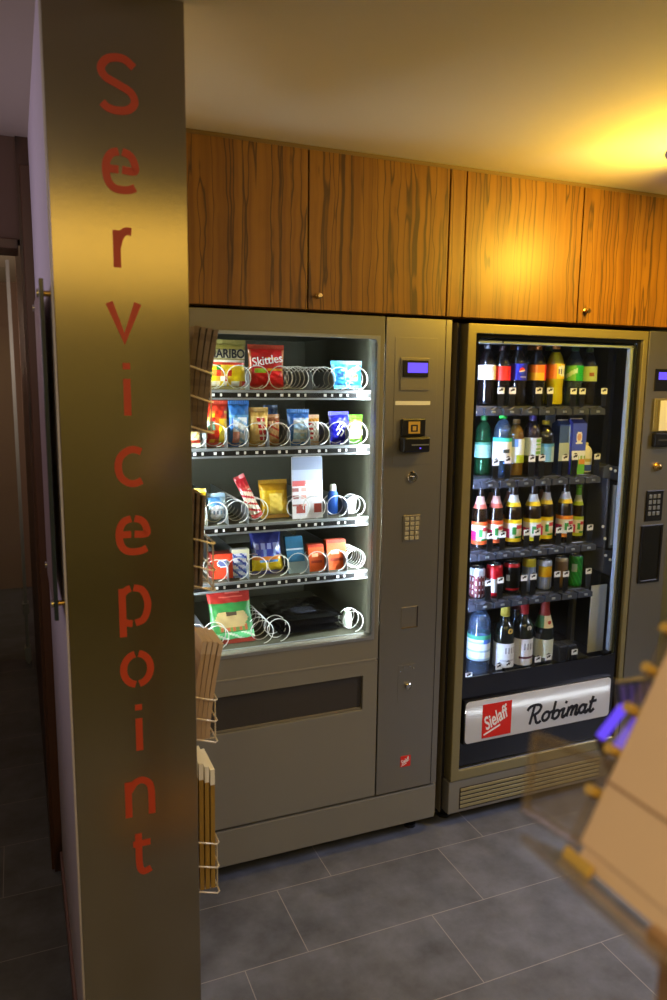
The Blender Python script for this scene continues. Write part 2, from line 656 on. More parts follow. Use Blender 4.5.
def frame_mesh(mm, outer, inner, r, y0, y1, n=5):
    """flat panel with a rounded window cut in it"""
    ox0, oz0, ox1, oz1 = outer
    inn = rrect(*inner, r, n)
    out = []
    for k, c in enumerate(((ox1, oz1), (ox0, oz1), (ox0, oz0), (ox1, oz0))):
        out += [c] * (n + 1)
    N = len(inn)
    b = len(mm.v)
    for y in (y0, y1):
        for a in inn:
            mm.v.append((a[0], y, a[1]))
        for a in ((ox1, oz1), (ox0, oz1), (ox0, oz0), (ox1, oz0)):
            mm.v.append((a[0], y, a[1]))
    S = N + 4
    for side in (0, 1):
        o = b + side * S
        for i in range(N):
            j = (i + 1) % N
            ca, cb = i // (n + 1), j // (n + 1)
            if ca == cb:
                q = [o + i, o + j, o + N + ca]
            else:
                q = [o + i, o + j, o + N + cb, o + N + ca]
            mm.f.append(q if side == 0 else q[::-1])
            mm.c.append((255, 255, 255))
    for i in range(N):
        j = (i + 1) % N
        mm.f.append([b + j, b + i, b + S + i, b + S + j])
        mm.c.append((255, 255, 255))
    for i in range(4):
        j = (i + 1) % 4
        mm.f.append([b + N + i, b + N + j, b + S + N + j, b + S + N + i])
        mm.c.append((255, 255, 255))
    return mm


def text_obj(name, body, x, z, y, width, height, material, parent, bold=0.0, shear=0.0, rot=0.0, depth=0.0006, lean=0.0):
    """flat lettering standing in the X-Z plane at distance y, facing -Y; x, z = lower left"""
    cu = bpy.data.curves.new(name, 'FONT')
    cu.body = body
    cu.shear = shear
    cu.offset = bold
    cu.extrude = 0.001
    tmp = bpy.data.objects.new(name + '_tmp', cu)
    COL.objects.link(tmp)
    dg = bpy.context.evaluated_depsgraph_get()
    me = bpy.data.meshes.new_from_object(tmp.evaluated_get(dg))
    bpy.data.objects.remove(tmp)
    xs = [v.co.x for v in me.vertices]
    ys = [v.co.y for v in me.vertices]
    x0, x1, y0, y1 = min(xs), max(xs), min(ys), max(ys)
    o0 = world_loc(parent) if parent else Vector((0, 0, 0))
    cr, sr = math.cos(rot), math.sin(rot)
    for v in me.vertices:
        a = (v.co.x - x0) / (x1 - x0) * width
        b = (v.co.y - y0) / (y1 - y0) * height
        d = y - (depth if v.co.z > 0 else 0)
        zz = a * sr + b * cr
        v.co = Vector((x + a * cr - b * sr, d + zz * lean, z + zz)) - o0
    me.materials.clear()
    me.materials.append(MT[material])
    me.name = name
    o = bpy.data.objects.new(name, me)
    COL.objects.link(o)
    if parent:
        o.parent = parent
    return o


# ================================================================== THE ROOM
CEIL = 2.315
D = 2.19                    # front plane of the machines
fl = struct(M().box(-1.3, -3.2, -0.05, 4.2, 6.3, 0.0).build('floor', 'floor'))
ce = struct(M().box(-1.3, -3.2, CEIL, 4.2, 6.3, CEIL + 0.05).build('ceiling', 'ceiling'))
struct(M().box(-1.35, -3.2, 0, -1.3, 6.3, CEIL).build('wall_left', 'brown_wall'))
struct(M().box(4.2, -3.2, 0, 4.25, 3.1, CEIL).build('wall_right', 'lobby_wall'))
struct(M().box(-1.3, -3.25, 0, 4.2, -3.2, CEIL).build('wall_rear', 'lobby_wall'))
struct(M().box(0.321, 3.05, 0, 4.2, 3.1, CEIL).build('wall_back', 'lobby_wall'))
struct(M().box(-1.3, 6.2, 0, 0.9, 6.25, CEIL).build('wall_far', 'brown_wall'))
# pier between the corridor and the vending niche
struct(M().box(0.0705, 1.5046, 0, 0.321, 2.48, CEIL).build('wall_pier', 'white_wall'))
struct(M().box(0.062, 1.506, 0, 0.0705, 2.48, 0.07).build('baseboard_pier', 'skirting', bevel=0.002))
struct(M().box(0.036, 2.48, 0, 0.32, 4.48, CEIL).build('wall_corridor', 'brown_wood'))
struct(M().box(-1.3, 2.49, 2.03, 0.036, 2.60, CEIL).build('trim_1', 'brown_wall'))
struct(M().box(-1.3, 2.47, 2.00, 0.030, 2.62, 2.03).build('trim_2', 'brown_wood', bevel=0.003))
struct(M().box(0.044, 2.462, 0.0, 0.071, 2.50, 2.235).build('trim_3', 'brown_wood', bevel=0.002))
struct(M().box(0.36, D + 0.012, 2.302, 4.2, D + 0.06, CEIL).build('trim_4', 'trim_brown'))

# glass corridor door
dr = struct(M().box(-0.9, 4.495, 0.03, -0.012, 4.505, 2.2).build('door_1', 'glass'))
struct(M().box(-0.012, 4.48, 0.0, 0.006, 4.52, 2.24).build('door_frame', 'rail_grey', dr))
M().box(-0.02, 4.465, 0.30, 0.014, 4.535, 0.36).build('hinge', 'rail_grey', dr)
M().box(-0.02, 4.465, 0.02, 0.014, 4.535, 0.10).build('hinge', 'rail_grey', dr)
# shop-like panel fittings on the corridor wall
for zz in (1.35, 1.08):
    pass

# ------------------------------------------------------------------ steel clad pier with the red lettering
clad = thing('steel_cladding', 'brushed steel panel cladding the end of the white wall, with red vertical lettering', 'wall panel', (0.1977, 1.5, 0))
M().box(0.0742, 1.4985, 0.0, 0.321, 1.503, CEIL).build('face_sheet', 'steel', clad, bevel=0.001)
M().box(0.0742, 1.5030, 0.0, 0.0752, 1.5045, CEIL).build('edge_fold', 'brass', clad)

GL = {
    'S': [catmull([(1, .86), (.75, .98), (.48, 1), (.18, .94), (.0, .77), (.12, .61), (.5, .5), (.88, .38), (1, .2), (.82, .05), (.48, 0), (.18, .03), (0, .12)])],
    'e': [[(0.02, .53), (.44, .53)], catmull([(.56, .53), (1, .53), (.97, .78), (.82, .94), (.58, 1)]), catmull([(.45, 1), (.2, .93), (.04, .73), (0, .48), (.06, .22), (.24, .05), (.5, 0), (.8, .02), (1, .09)])],
    'r': [[(0, 0), (0, 1)], catmull([(.02, .55), (.25, .84), (.6, .98), (1, .98)])],
    'v': [[(0, 1), (.5, 0), (1, 1)]],
    'i': [[(.5, 0), (.5, .70)], [(.5, .88), (.5, 1.0)]],
    'c': [catmull([(1, .93), (.7, 1), (.4, .96), (.1, .78), (0, .5), (.1, .2), (.4, .03), (.7, 0), (1, .08)])],
    'p': [[(0, 0), (0, 1)], catmull([(.04, .90), (.2, .97), (.34, .995)]), catmull([(.46, 1), (.8, .94), (1, .72), (.98, .50), (.8, .32), (.5, .27)]), catmull([(.38, .265), (.2, .28), (.04, .32)])],
    'o': [arc(.5, .5, .5, .5, 82, -82), arc(.5, .5, .5, .5, 98, 262)],
    'n': [[(0, 0), (0, 1)], catmull([(.03, .72), (.3, .95), (.62, 1), (.92, .86), (1, .6)]) + [(1, 0)]],
    't': [[(.32, 1)] + catmull([(.32, .3), (.38, .1), (.6, 0), (1, .05)]), [(0, .74), (1, .74)]],
}
SW = 0.0138
for ch, cx, z0, w, h in [('S', 0.1989, 2.1041, 0.0711, 0.1029), ('e', 0.1986, 1.9679, 0.0652, 0.0802), ('r', 0.2016, 1.8365, 0.0409, 0.0736),
                         ('v', 0.1970, 1.6988, 0.0662, 0.0739), ('i', 0.1987, 1.5619, 0.0149, 0.0996), ('c', 0.1995, 1.4227, 0.0579, 0.0803),
                         ('e', 0.2012, 1.2862, 0.0665, 0.0806), ('p', 0.2012, 1.1195, 0.0627, 0.1070), ('o', 0.2016, 1.0096, 0.0675, 0.0788),
                         ('i', 0.2020, 0.8718, 0.0141, 0.1005), ('n', 0.1999, 0.7260, 0.0612, 0.0860), ('t', 0.2004, 0.5895, 0.0496, 0.0960)]:
    mm = M()
    for st in GL[ch]:
        ww, hh = max(0.0, w - SW), h - SW
        if ch == 'v':
            hh = h
        if ch in 'i':
            hh = h
        if ch in 'rnpt':
            hh = h - SW * (0.5 if ch in 'rnp' else .5)
        zb = z0 + (SW / 2 if ch in 'Seco' else (SW / 2 if ch == 't' else 0))
        pts = [(cx - ww / 2 + a * ww, zb + b * hh) for a, b in st]
        k_ = GL[ch].index(st) * 0.00012
        if ch == 'v':
            pts[1] = (pts[1][0], pts[1][1] + SW * .55)
        mm.ribbon(pts, SW, FRONT, 1.4974 - k_, 1.4984)
    mm.build('letter', 'red_letter', clad, label='red letter ' + ch)

# ------------------------------------------------------------------ grey sign board on standoffs, corridor side of the pier
sg = thing('sign_board', 'grey acrylic board held off the white corridor wall by steel standoffs', 'sign', (0.052, 1.7, 1.16))
M().box(0.0505, 1.515, 1.17, 0.0565, 1.88, 1.80).build('board', 'sign_grey', sg, bevel=0.001)
M().box(0.0495, 1.506, 1.165, 0.0575, 1.515, 1.81).build('edge_strip', 'sign_edge', sg, bevel=0.001)
for yy in (1.525, 1.86):
    for zz in (1.195, 1.785):
        s = M().tube([(0.0706, yy, zz), (0.0565, yy, zz)], 0.0055, 12).build('standoff', 'brass', sg, smooth=True)
        M().tube([(0.0503, yy, zz), (0.0455, yy, zz)], 0.008, 14).build('cap_nut', 'chrome', s, smooth=True)

# ================================================================== WALL CABINETS
def cabinet(x0, x1, label, knob=None):
    t = thing('wall_cabinet', label, 'cabinet', ((x0 + x1) / 2, D + 0.3, 1.842), 'zebrano wall cabinets above the machines')
    M().box(x0 + 0.0006, D + 0.024, 1.842, x1 - 0.0006, D + 0.62, 2.302).build('carcass', 'zebrano', t)
    d = M().box(x0 + 0.0016, D, 1.844, x1 - 0.0016, D + 0.022, 2.300).build('door', 'zebrano', t, bevel=0.0012)
    if knob:
        M().lathe([(0.009, 0), (0.009, 0.003), (0.004, 0.005), (0.004, 0.012), (0.0085, 0.014), (0.009, 0.020), (0.006, 0.023)], 0, 0, 0, 16).build('tmp', 'brass')
        k = bpy.data.objects['tmp']
        for v in k.data.vertices:
            v.co = Vector((knob[0] + v.co.x, D - v.co.z, knob[1] + v.co.y)) - world_loc(d)
        k.name = 'lock_knob'
        k.data.name = 'lock_knob'
        k.parent = d
    return t


cabinet(0.36, 0.8285, 'dark grained wood wall cabinet next to the steel clad pier')
cabinet(0.8305, 1.3115, 'dark grained wood wall cabinet above the control panel of the snack machine', (0.862, 1.885))
cabinet(1.3135, 1.3725, 'narrow wood filler cabinet above the gap between the two machines')
cabinet(1.3745, 1.846, 'wood wall cabinet with the soft yellow glow, above the bottle window')
cabinet(1.848, 2.330, 'wood wall cabinet with a lock at its lower corner, nearest the ceiling lamp', (1.881, 1.886))
cabinet(2.332, 2.82, 'wood wall cabinet past the drinks machine, beside the lamp')

# ================================================================== small graphics shared by several things
def logo_square(x0, z0, s, y, parent):
    lg = M().box(x0, y - 0.0012, z0, x0 + s, y, z0 + s * 1.02).build('logo_plate', 'red_logo', parent, label='red square maker logo')
    text_obj('lettering', 'Sielaff', x0 + s * 0.16, z0 + s * 0.22, y - 0.0012, s * 0.88, s * 0.42, 'white_ink', lg, bold=0.02, shear=0.25, rot=math.radians(24), depth=0.0006)
    M().ribbon([(x0 + s * .06, z0 + s * .10), (x0 + s * .62, z0 + s * .33)], s * .05, FRONT, y - 0.0018, y - 0.0011).build('underline', 'white_ink', lg)
    return lg


# ================================================================== SNACK MACHINE
sm = thing('snack_machine', 'beige snack vending machine with wire spirals behind glass and a steel control panel', 'vending machine', (0.85, D + 0.4, 0))
X0, X1 = 0.36, 1.337
b = M()
b.box(X0, D + 0.043, 0.062, X0 + 0.03, D + 0.80, 1.832)
b.box(1.10, D + 0.043, 0.062, 1.335, D + 0.80, 1.832)
b.box(X0 + .03, D + 0.74, 0.062, 1.10, D + 0.80, 1.832)
b.box(X0 + .03, D + 0.043, 1.785, 1.10, D + 0.74, 1.832)
b.box(X0 + .03, D + 0.043, 0.062, 1.10, D + 0.74, 0.70)
b.build('cabinet_body', 'interior', sm)
M().box(1.3365, D + 0.02, 0.062, 1.3495, D + 0.80, 1.832).build('side_panel', 'beige_dark', sm)
dm = M()
frame_mesh(dm, (X0, 0.70, 1.092, 1.834), (0.42, 0.782, 1.0665, 1.765), 0.016, D, D + 0.045)
door = dm.build('door_frame', 'beige', sm, bevel=0.002)
M().box(X0 + .01, D - 0.0015, 0.695, 1.085, D + 0.02, 0.7055).build('moulding', 'beige', door, bevel=0.003)
gm = M()
frame_mesh(gm, (0.411, 0.773, 1.0755, 1.774), (0.4225, 0.7845, 1.064, 1.7625), 0.014, D - 0.0035, D + 0.004)
gm.build('window_trim', 'rail_grey', door, bevel=0.0015)
gl_ = M()
gl_.prism(rrect(0.4205, 0.7825, 1.066, 1.7645, 0.014), FRONT, D + 0.012, D + 0.017)
gl_.build('glass_pane', 'glass', door)
lm = M()
frame_mesh(lm, (X0, 0.199, 1.092, 0.697), (0.50, 0.526, 1.038, 0.648), 0.004, D, D + 0.045)
lower = lm.build('lower_door', 'beige', sm, bevel=0.002)
fm = M().box(0.502, D + 0.010, 0.528, 1.036, D + 0.016, 0.646)
flap = fm.build('delivery_flap', 'flap', lower, bevel=0.002)
M().box(0.502, D + 0.006, 0.528, 1.036, D + 0.010, 0.534).build('flap_lip', 'beige_dark', flap)
M().box(X0, D + 0.002, 0.062, X1, D + 0.045, 0.189).build('base_panel', 'beige', sm, bevel=0.003)
M().box(X0 + .02, D + 0.12, 0.0, X1 - 0.02, D + 0.16, 0.062).build('plinth', 'black', sm)
for fx in (X0 + 0.06, X1 - 0.06):
    M().lathe([(0.022, 0), (0.022, 0.012), (0.01, 0.016), (0.01, 0.062)], fx, D + 0.075, 0.0, 14).build('foot', 'black', sm, smooth=True)
# interior lighting
M().box(0.398, D + 0.052, 0.80, 0.410, D + 0.062, 1.76).build('light_tube', 'tube_white', sm)
M().box(1.082, D + 0.052, 0.80, 1.090, D + 0.062, 1.76).build('light_tube', 'tube_white', sm)
# trays
COILX = [0.506, 0.570, 0.641, 0.704, 0.779, 0.848, 0.916, 0.988, 1.055]
TRAYZ = [1.600, 1.420, 1.176, 0.990, 0.764]


def coil(mm, cx, cz, r, turns, y0, pitch, wr=0.0021):
    pts = []
    n = int(turns * 18)
    for i in range(n + 1):
        a = 2 * PI * i / 18 - PI / 2
        pts.append((cx + r * math.cos(a), y0 + pitch * i / 18, cz + r * math.sin(a)))
    mm.tube(pts, wr, 5)


COIL_ROWS = [[(0.566, .036), (0.648, .036), (0.708, .036), (0.787, .036), (0.842, .036), (0.935, .036), (0.99, .036), (1.052, .036)],
             [(x, .036) for x in COILX],
             [(0.506, .034), (0.570, .034), (0.641, .034), (0.704, .036), (0.848, .036), (0.905, .036), (0.988, .034), (1.055, .032)],
             [(x, .033) for x in COILX if abs(x - .506) > .01],
             [(0.506, .036), (0.570, .036), (0.722, .036), (0.780, .036), (1.055, .034)]]
for ri, tz in enumerate(TRAYZ):
    tm = M().box(0.44, D + 0.10, tz - 0.006, 1.094, D + 0.66, tz - 0.001)
    tray = tm.build('tray', 'interior', sm)
    rm = M()
    rm.box(0.44, D + 0.092, tz - 0.030, 1.094, D + 0.100, tz - 0.024)
    rm.box(0.44, D + 0.092, tz - 0.008, 1.094, D + 0.100, tz + 0.001)
    rm.build('price_rail', 'rail_grey', tray, bevel=0.001)
    sm_ = M().box(0.44, D + 0.096, tz - 0.024, 1.094, D + 0.100, tz - 0.008)
    sm_.build('rail_insert', 'black', tray)
    for cx, r in COIL_ROWS[ri]:
        for dx, wd in ((-0.012, .009), (0.014, .006)):
            M().box(cx + dx, D + 0.0935, tz - 0.020, cx + dx + wd, D + 0.0965, tz - 0.011).build('price_tag', 'white_plastic', tray)
    for k, (cx, r) in enumerate(COIL_ROWS[ri]):
        cm = M()
        empty_ = (ri, k) in {(0, 3), (0, 4), (0, 5), (2, 2), (3, 7), (4, 2)}
        dense = {(3, 7): .017}.get((ri, k), 0.040)
        coil(cm, cx, tz + r + 0.004, r, 6.3 if empty_ else 2.3, D + 0.106, dense, 0.0017)
        cm.build('spiral', 'wire', tray, smooth=True)
    # sheet dividers between the lanes with a bright front edge
    xs = [c[0] for c in COIL_ROWS[ri]]
    for k in range(len(xs) - 1):
        if (ri, k) in {(0, 0), (0, 2), (0, 3), (0, 6), (2, 3), (2, 4), (3, 2), (3, 3), (4, 1), (4, 2), (4, 3)}:
            continue
        cx = (xs[k] + xs[k + 1]) / 2
        dv = M().prism([(D + 0.105, tz - 0.001), (D + 0.62, tz - 0.001), (D + 0.62, tz + 0.06), (D + 0.13, tz + 0.06), (D + 0.112, tz + 0.045)],
                       lambda a, bb, d: (d, a, bb), cx - 0.0008, cx + 0.0008)
        dv.build('divider', 'rail_grey', tray)

# control panel
cp = M()
cp.box(1.0965, D - 0.001, 0.199, 1.337, D + 0.045, 1.833)
panel = cp.build('control_panel', 'panel_steel', sm, bevel=0.0015)
M().box(1.3135, D - 0.0022, 0.199, 1.3150, D, 1.833).build('seam', 'dark_trim', panel)


def plate(x0, z0, x1, z1, y, th, name, material, parent, bevel=0.001):
    return M().box(x0, y - th, z0, x1, y, z1).build(name, material, parent, bevel=bevel)


SY = D - 0.001
plate(1.128, 1.36, 1.285, 1.772, SY, 0.0012, 'service_plate', 'panel_steel', panel)
disp = plate(1.148, 1.603, 1.254, 1.708, SY - .0012, 0.004, 'display_bezel', 'panel_steel', panel)
dh = plate(1.155, 1.647, 1.246, 1.700, SY - .0052, 0.006, 'display', 'black', disp)
plate(1.170, 1.660, 1.243, 1.692, SY - .0112, 0.0008, 'screen', 'lcd', dh, 0)
ns = plate(1.133, 1.556, 1.262, 1.569, SY - .0012, 0.0008, 'notice_strip', 'white_plastic', panel, 0)
cr_ = plate(1.154, 1.455, 1.242, 1.512, SY - .0012, 0.012, 'card_reader', 'black', panel, 0.004)
gp = plate(1.177, 1.464, 1.220, 1.503, SY - .0132, 0.001, 'instruction_label', 'peg', cr_, 0)
pic = M()
pic.box(1.186, SY - .0150, 1.470, 1.211, SY - .0142, 1.493)
pic.build('pictogram', 'ink', gp)
M().box(1.192, SY - .0156, 1.474, 1.205, SY - .0150, 1.488).build('pictogram_face', 'peg', gp)
rd = M().box(1.150, SY - 0.040, 1.404, 1.246, SY - 0.0012, 1.454)
rdo = rd.build('reader_body', 'black', cr_, bevel=0.006)
M().box(1.176, SY - 0.0415, 1.427, 1.240, SY - 0.039, 1.431).build('card_slot', 'rail_grey', rdo)
M().box(1.206, SY - 0.0412, 1.416, 1.211, SY - 0.040, 1.420).build('indicator', 'lcd', rdo)
# round coin return
cm = M()
cm.lathe([(0.019, 0), (0.019, 0.004), (0.016, 0.007), (0.0155, 0.004), (0.006, 0.003), (0.005, 0.010), (0.003, 0.011)], 0, 0, 0, 24)
cm.v = [(1.203 + x, SY - z, 1.319 + y) for x, y, z in cm.v]
cm.build('coin_button', 'chrome', panel, smooth=True)
kp = plate(1.172, 1.100, 1.238, 1.190, SY, 0.003, 'keypad', 'panel_steel', panel)
for r in range(5):
    for c in range(3):
        plate(1.1785 + c * .0195, 1.1065 + r * .0165, 1.1935 + c * .0195, 1.1185 + r * .0165, SY - .003, 0.003, 'key', 'key_grey', kp, 0.001)
cd = plate(1.176, 0.800, 1.240, 0.872, SY, 0.0015, 'coin_slot_plate', 'panel_steel', panel)
M().box(1.178, SY - .003, 0.797, 1.240, SY - 0.001, 0.8005).build('lip', 'brass', cd)
M().box(1.2365, SY - .003, 0.801, 1.240, SY - 0.0012, 0.872).build('lip', 'dark_trim', cd)
lk = plate(1.170, 0.53, 1.236, 0.665, SY, 0.001, 'lock_plate', 'panel_steel', panel)
lmesh = M()
lmesh.lathe([(0.012, 0), (0.012, 0.008), (0.009, 0.010), (0.008, 0.008), (0.002, 0.008)], 0, 0, 0, 20)
lmesh.v = [(1.209 + x, SY - .001 - z, 0.588 + y) for x, y, z in lmesh.v]
lko = lmesh.build('lock', 'chrome', lk, smooth=True)
for sx, sz in ((1.178, 0.645), (1.228, 0.650), (1.192, 0.657), (1.215, 0.657)):
    q = M()
    q.lathe([(0.003, 0), (0.003, 0.0015), (0.001, 0.002)], 0, 0, 0, 10)
    q.v = [(sx + x, SY - .001 - z, sz + y) for x, y, z in q.v]
    q.build('screw', 'chrome', lk)
logo_square(1.189, 0.286, 0.040, SY, panel)

# ================================================================== PACKETS IN THE SNACK MACHINE
PY = D + 0.135          # front of the goods


def pat(*bands, default=(255, 255, 255)):
    """bands: (u0, v0, u1, v1, colour); later ones lie on top"""
    def f(u, v):
        c = default
        for a, b2, c1, d, col in bands:
            if a <= u <= c1 and b2 <= v <= d:
                c = col
        return c
    return f


def packet(x, z, w, h, label, cat, paint, thick=0.035, lean=0.0, y=None, roll=0.0, seal=(220, 220, 220), back=None, group=None, name='snack_bag', n=(22, 30), lean2=0.0):
    y = PY if y is None else y
    t = thing(name, label, cat, (x, y, z), group)
    mm = M()
    cz = 0.012 if h > .06 else 0.006

    def pos(side):
        def f(u, v):
            a = max(0.0, 1 - abs(2 * u - 1) ** 2.6) ** .5
            bb = max(0.0, 1 - abs(2 * v - 1) ** 3.0) ** .6
            q = thick / 2 * a * bb
            q += 0.0021 * math.sin(u * 19 + v * 7 + x * 50) * math.sin(v * 23 + x * 31) * a
            nx = (1 - 0.05 * math.sin(PI * v))
            dx = (u - .5) * w * nx
            dz = cz + v * (h - 2 * cz)
            ca, sa = math.cos(roll), math.sin(roll)
            X = x + dx * ca + (dz - 0) * sa
            Z = z + dz * ca - dx * sa
            if roll:
                Z += abs(w / 2 * sa)
            return (X, y + thick / 2 + (Z - z) * lean - side * q, Z)
        return f
    mm.grid(pos(1), n[0], n[1], paint)
    bk = back or seal
    mm.grid(pos(-1), 10, 14, lambda u, v: bk, flip=True)
    mm.build('wrapper', 'foil', t, smooth=True, paint=True)
    for top in (0, 1):
        s = M()

        def sp(u, v):
            dz = (h - cz + v * cz) if top else v * cz
            dx = (u - .5) * w
            ca, sa = math.cos(roll), math.sin(roll)
            X = x + dx * ca + dz * sa
            Z = z + dz * ca - dx * sa
            if roll:
                Z += abs(w / 2 * sa)
            return (X, y + thick / 2 + (Z - z) * lean + 0.0008 * math.sin(u * 60), Z)
        s.grid(sp, 30, 3, lambda u, v: seal)
        s.build('crimped_seal', 'foil', t, paint=True, smooth=True)
    return t


def carton(x, z, w, h, label, cat, paint, dep=0.03, lean=0.0, y=None, side=(200, 200, 200), name='carton', n=(20, 22), group=None):
    y = PY if y is None else y
    t = thing(name, label, cat, (x, y, z), group)
    mm = M()
    P = lambda u, v, d: (x + (u - .5) * w, y + d + v * h * lean, z + v * h)
    mm.grid(lambda u, v: P(u, v, 0), n[0], n[1], paint)
    e = 0.0015
    mm.quadbox([P(0, 0, e), P(1, 0, e), P(1, 0, dep), P(0, 0, dep), P(0, 1, e), P(1, 1, e), P(1, 1, dep), P(0, 1, dep)], side)
    mm.build('box', 'paper', t, paint=True)
    fl_ = M().quadbox([P(0.04, 1, .004), P(.96, 1, .004), P(.96, 1, dep - .003), P(.04, 1, dep - .003),
                       P(.04, 1.012, .004), P(.96, 1.012, .004), P(.96, 1.012, dep - .003), P(.04, 1.012, dep - .003)], side)
    fl_.build('top_flap', 'paper', t, paint=True)
    return t


rnd = random.Random(3)


def confetti(cols, nx, ny, seed):
    r = random.Random(seed)
    g = [[r.choice(cols) for _ in range(nx)] for _ in range(ny)]
    return lambda u, v: g[min(ny - 1, int(v * ny))][min(nx - 1, int(u * nx))]


# --- first tray
cf = confetti([(226, 60, 30), (250, 215, 60), (250, 240, 190), (60, 150, 60), (240, 150, 60), (255, 250, 230), (250, 220, 20)], 11, 8, 5)


def gummy(u, v):
    if v > .93:
        return (150, 140, 70)
    if v > .62:
        return (150, 136, 62) if v > .85 or v < .66 else (196, 190, 150)
    if v > .55:
        return (220, 214, 190) if u > .12 else (120, 150, 60)
    if v > .50:
        return (226, 66, 40)
    if u > .62 and v > .12:
        return (250, 222, 20)
    return cf(u, v)


g1 = packet(0.611, 1.599, 0.136, 0.155, 'transparent yellow bag of fruit gummies with dark outlined lettering, top tray', 'sweets bag', gummy, 0.04, seal=(150, 140, 80), n=(30, 34))
text_obj('lettering', 'HARIBO', 0.556, 1.697, PY - 0.006, 0.112, 0.028, 'ink', g1, bold=0.03, depth=.0008)


def skit(u, v):
    if v > .97:
        return (190, 40, 30)
    if abs(u - .5) > .44:
        return (210, 120, 60) if v > .3 else (200, 30, 26)
    if .36 < v < .46 and abs(u - .3) < .16:
        return (150, 200, 50)
    if .40 < v < .47 and u > .5:
        return (240, 180, 40)
    if .72 < v < .77 and .45 < u < .75:
        return (250, 190, 60)
    return (212, 18, 26)


s1 = packet(0.745, 1.600, 0.122, 0.142, 'red bag of chewy sweets with white slanted lettering, top tray', 'sweets bag', skit, 0.036, seal=(180, 60, 40), n=(28, 34))
text_obj('lettering', 'Skittles', 0.696, 1.673, PY - 0.004, 0.100, 0.027, 'white_ink', s1, bold=0.012, rot=math.radians(9), depth=.0008)


def bluebar(u, v):
    if .42 < u < .60 and .42 < v < .72:
        return (240, 244, 250)
    if .66 < u < .88 and .18 < v < .52:
        return (92, 60, 40)
    if .15 < u < .36 and .46 < v < .58:
        return (40, 70, 130)
    if .80 < u < .90 and .72 < v < .95:
        return (220, 236, 250)
    if u < .1:
        return (130, 200, 245)
    return (44, 150, 224)


packet(1.023, 1.605, 0.113, 0.092, 'square sky blue chocolate packet alone at the end of the top tray', 'chocolate bar', bluebar, 0.022, seal=(70, 170, 230), n=(30, 26))
# --- second tray
packet(0.507, 1.422, 0.046, 0.074, 'small cream and orange packet half hidden by the brochure rack, second tray', 'snack bag',
       pat((.0, .0, 1, .2, (220, 70, 40)), (.2, .3, .8, .9, (250, 210, 120)), default=(245, 225, 180)), 0.03, seal=(240, 220, 170))
cr1 = confetti([(220, 50, 24), (226, 40, 26), (250, 190, 40), (240, 110, 30), (200, 30, 24)], 5, 9, 8)
packet(0.580, 1.421, 0.076, 0.145, 'red and yellow snack bag with a bright red top, second tray', 'snack bag',
       lambda u, v: (232, 60, 40) if v > .84 else ((250, 216, 40) if (u > .58 and v < .62) else ((110, 150, 130) if (.1 < u < .42 and .34 < v < .58) else cr1(u, v))), 0.036, seal=(236, 90, 70))


def bluewhite(u, v):
    if v > .74:
        return (36, 110, 190)
    if v > .66:
        return (90, 160, 220)
    if u < .2:
        return (40, 110, 200)
    if v < .3 and .2 < u < .5:
        return (240, 170, 150)
    if .2 < u < .85:
        return (150, 200, 240) if int(v * 13 + u * 4) % 3 == 0 else (232, 242, 252)
    return (60, 140, 215)


packet(0.653, 1.419, 0.070, 0.147, 'tall blue and white snack bag beside the golden wafer packet', 'snack bag', bluewhite, 0.032, seal=(40, 110, 190))


def wafer(u, v):
    if v > .86:
        return (196, 160, 80)
    if v < .06 or u < .07:
        return (206, 170, 90)
    k = u - .28 - .28 * (1 - v)
    if 0 < k < .42 and .10 < v < .82:
        return (196, 30, 36) if (int(v * 15) % 3 and abs(k - .21) > .03) else (240, 226, 200)
    return (220, 188, 112)


packet(0.719, 1.418, 0.064, 0.126, 'golden wafer bar packet with red vertical lettering, second tray', 'chocolate bar', wafer, 0.028, seal=(200, 166, 90), n=(26, 34))
packet(0.769, 1.421, 0.040, 0.101, 'slim tan and red packet between the golden and the pale blue ones', 'snack bag',
       lambda u, v: (150, 90, 50) if v > .85 else ((190, 60, 40) if int(v * 12 + u * 3) % 4 == 0 else (206, 170, 120)), 0.026, seal=(170, 120, 70))
packet(0.803, 1.425, 0.052, 0.122, 'dark blue packet set back behind the slim tan one', 'snack bag',
       lambda u, v: (30, 70, 130) if v > .3 else (26, 46, 90), 0.02, y=PY + 0.14, seal=(30, 80, 140))
packet(0.855, 1.418, 0.078, 0.120, 'pale blue biscuit packet with a deep blue border, second tray', 'snack bag',
       lambda u, v: (40, 110, 200) if (u < .24 or v > .84) else ((186, 200, 190) if .55 < u < .75 and int(v * 14) % 2 else (170, 212, 244) if int(v * 9) % 3 else (230, 242, 252)), 0.034, seal=(60, 130, 210))
packet(0.908, 1.420, 0.038, 0.100, 'slim white packet with red marks, second tray', 'snack bag',
       lambda u, v: (240, 170, 60) if v > .86 else ((214, 50, 50) if (u < .35 and int(v * 10) % 2) else (240, 236, 226)), 0.024, seal=(236, 200, 160))
p1 = packet(1.000, 1.418, 0.074, 0.112, 'royal blue packet with white script beside the green topped bag', 'snack bag',
            lambda u, v: (26, 26, 210) if v < .9 else (40, 40, 190), 0.034, seal=(40, 40, 190))
mm = M()
for k, pts in enumerate(([(-.012, -.020), (-.002, -.004), (-.010, .006), (.004, .022)], [(.000, -.024), (.010, -.008), (.002, .002), (.014, .020)], [(-.016, -.004), (-.006, .012), (.000, .026)])):
    mm.ribbon(catmull([(1.0 + a, 1.472 + b2) for a, b2 in pts]), .0045, FRONT, PY - .0042 - k * .0001, PY - .003)
mm.build('script_mark', 'white_ink', p1)
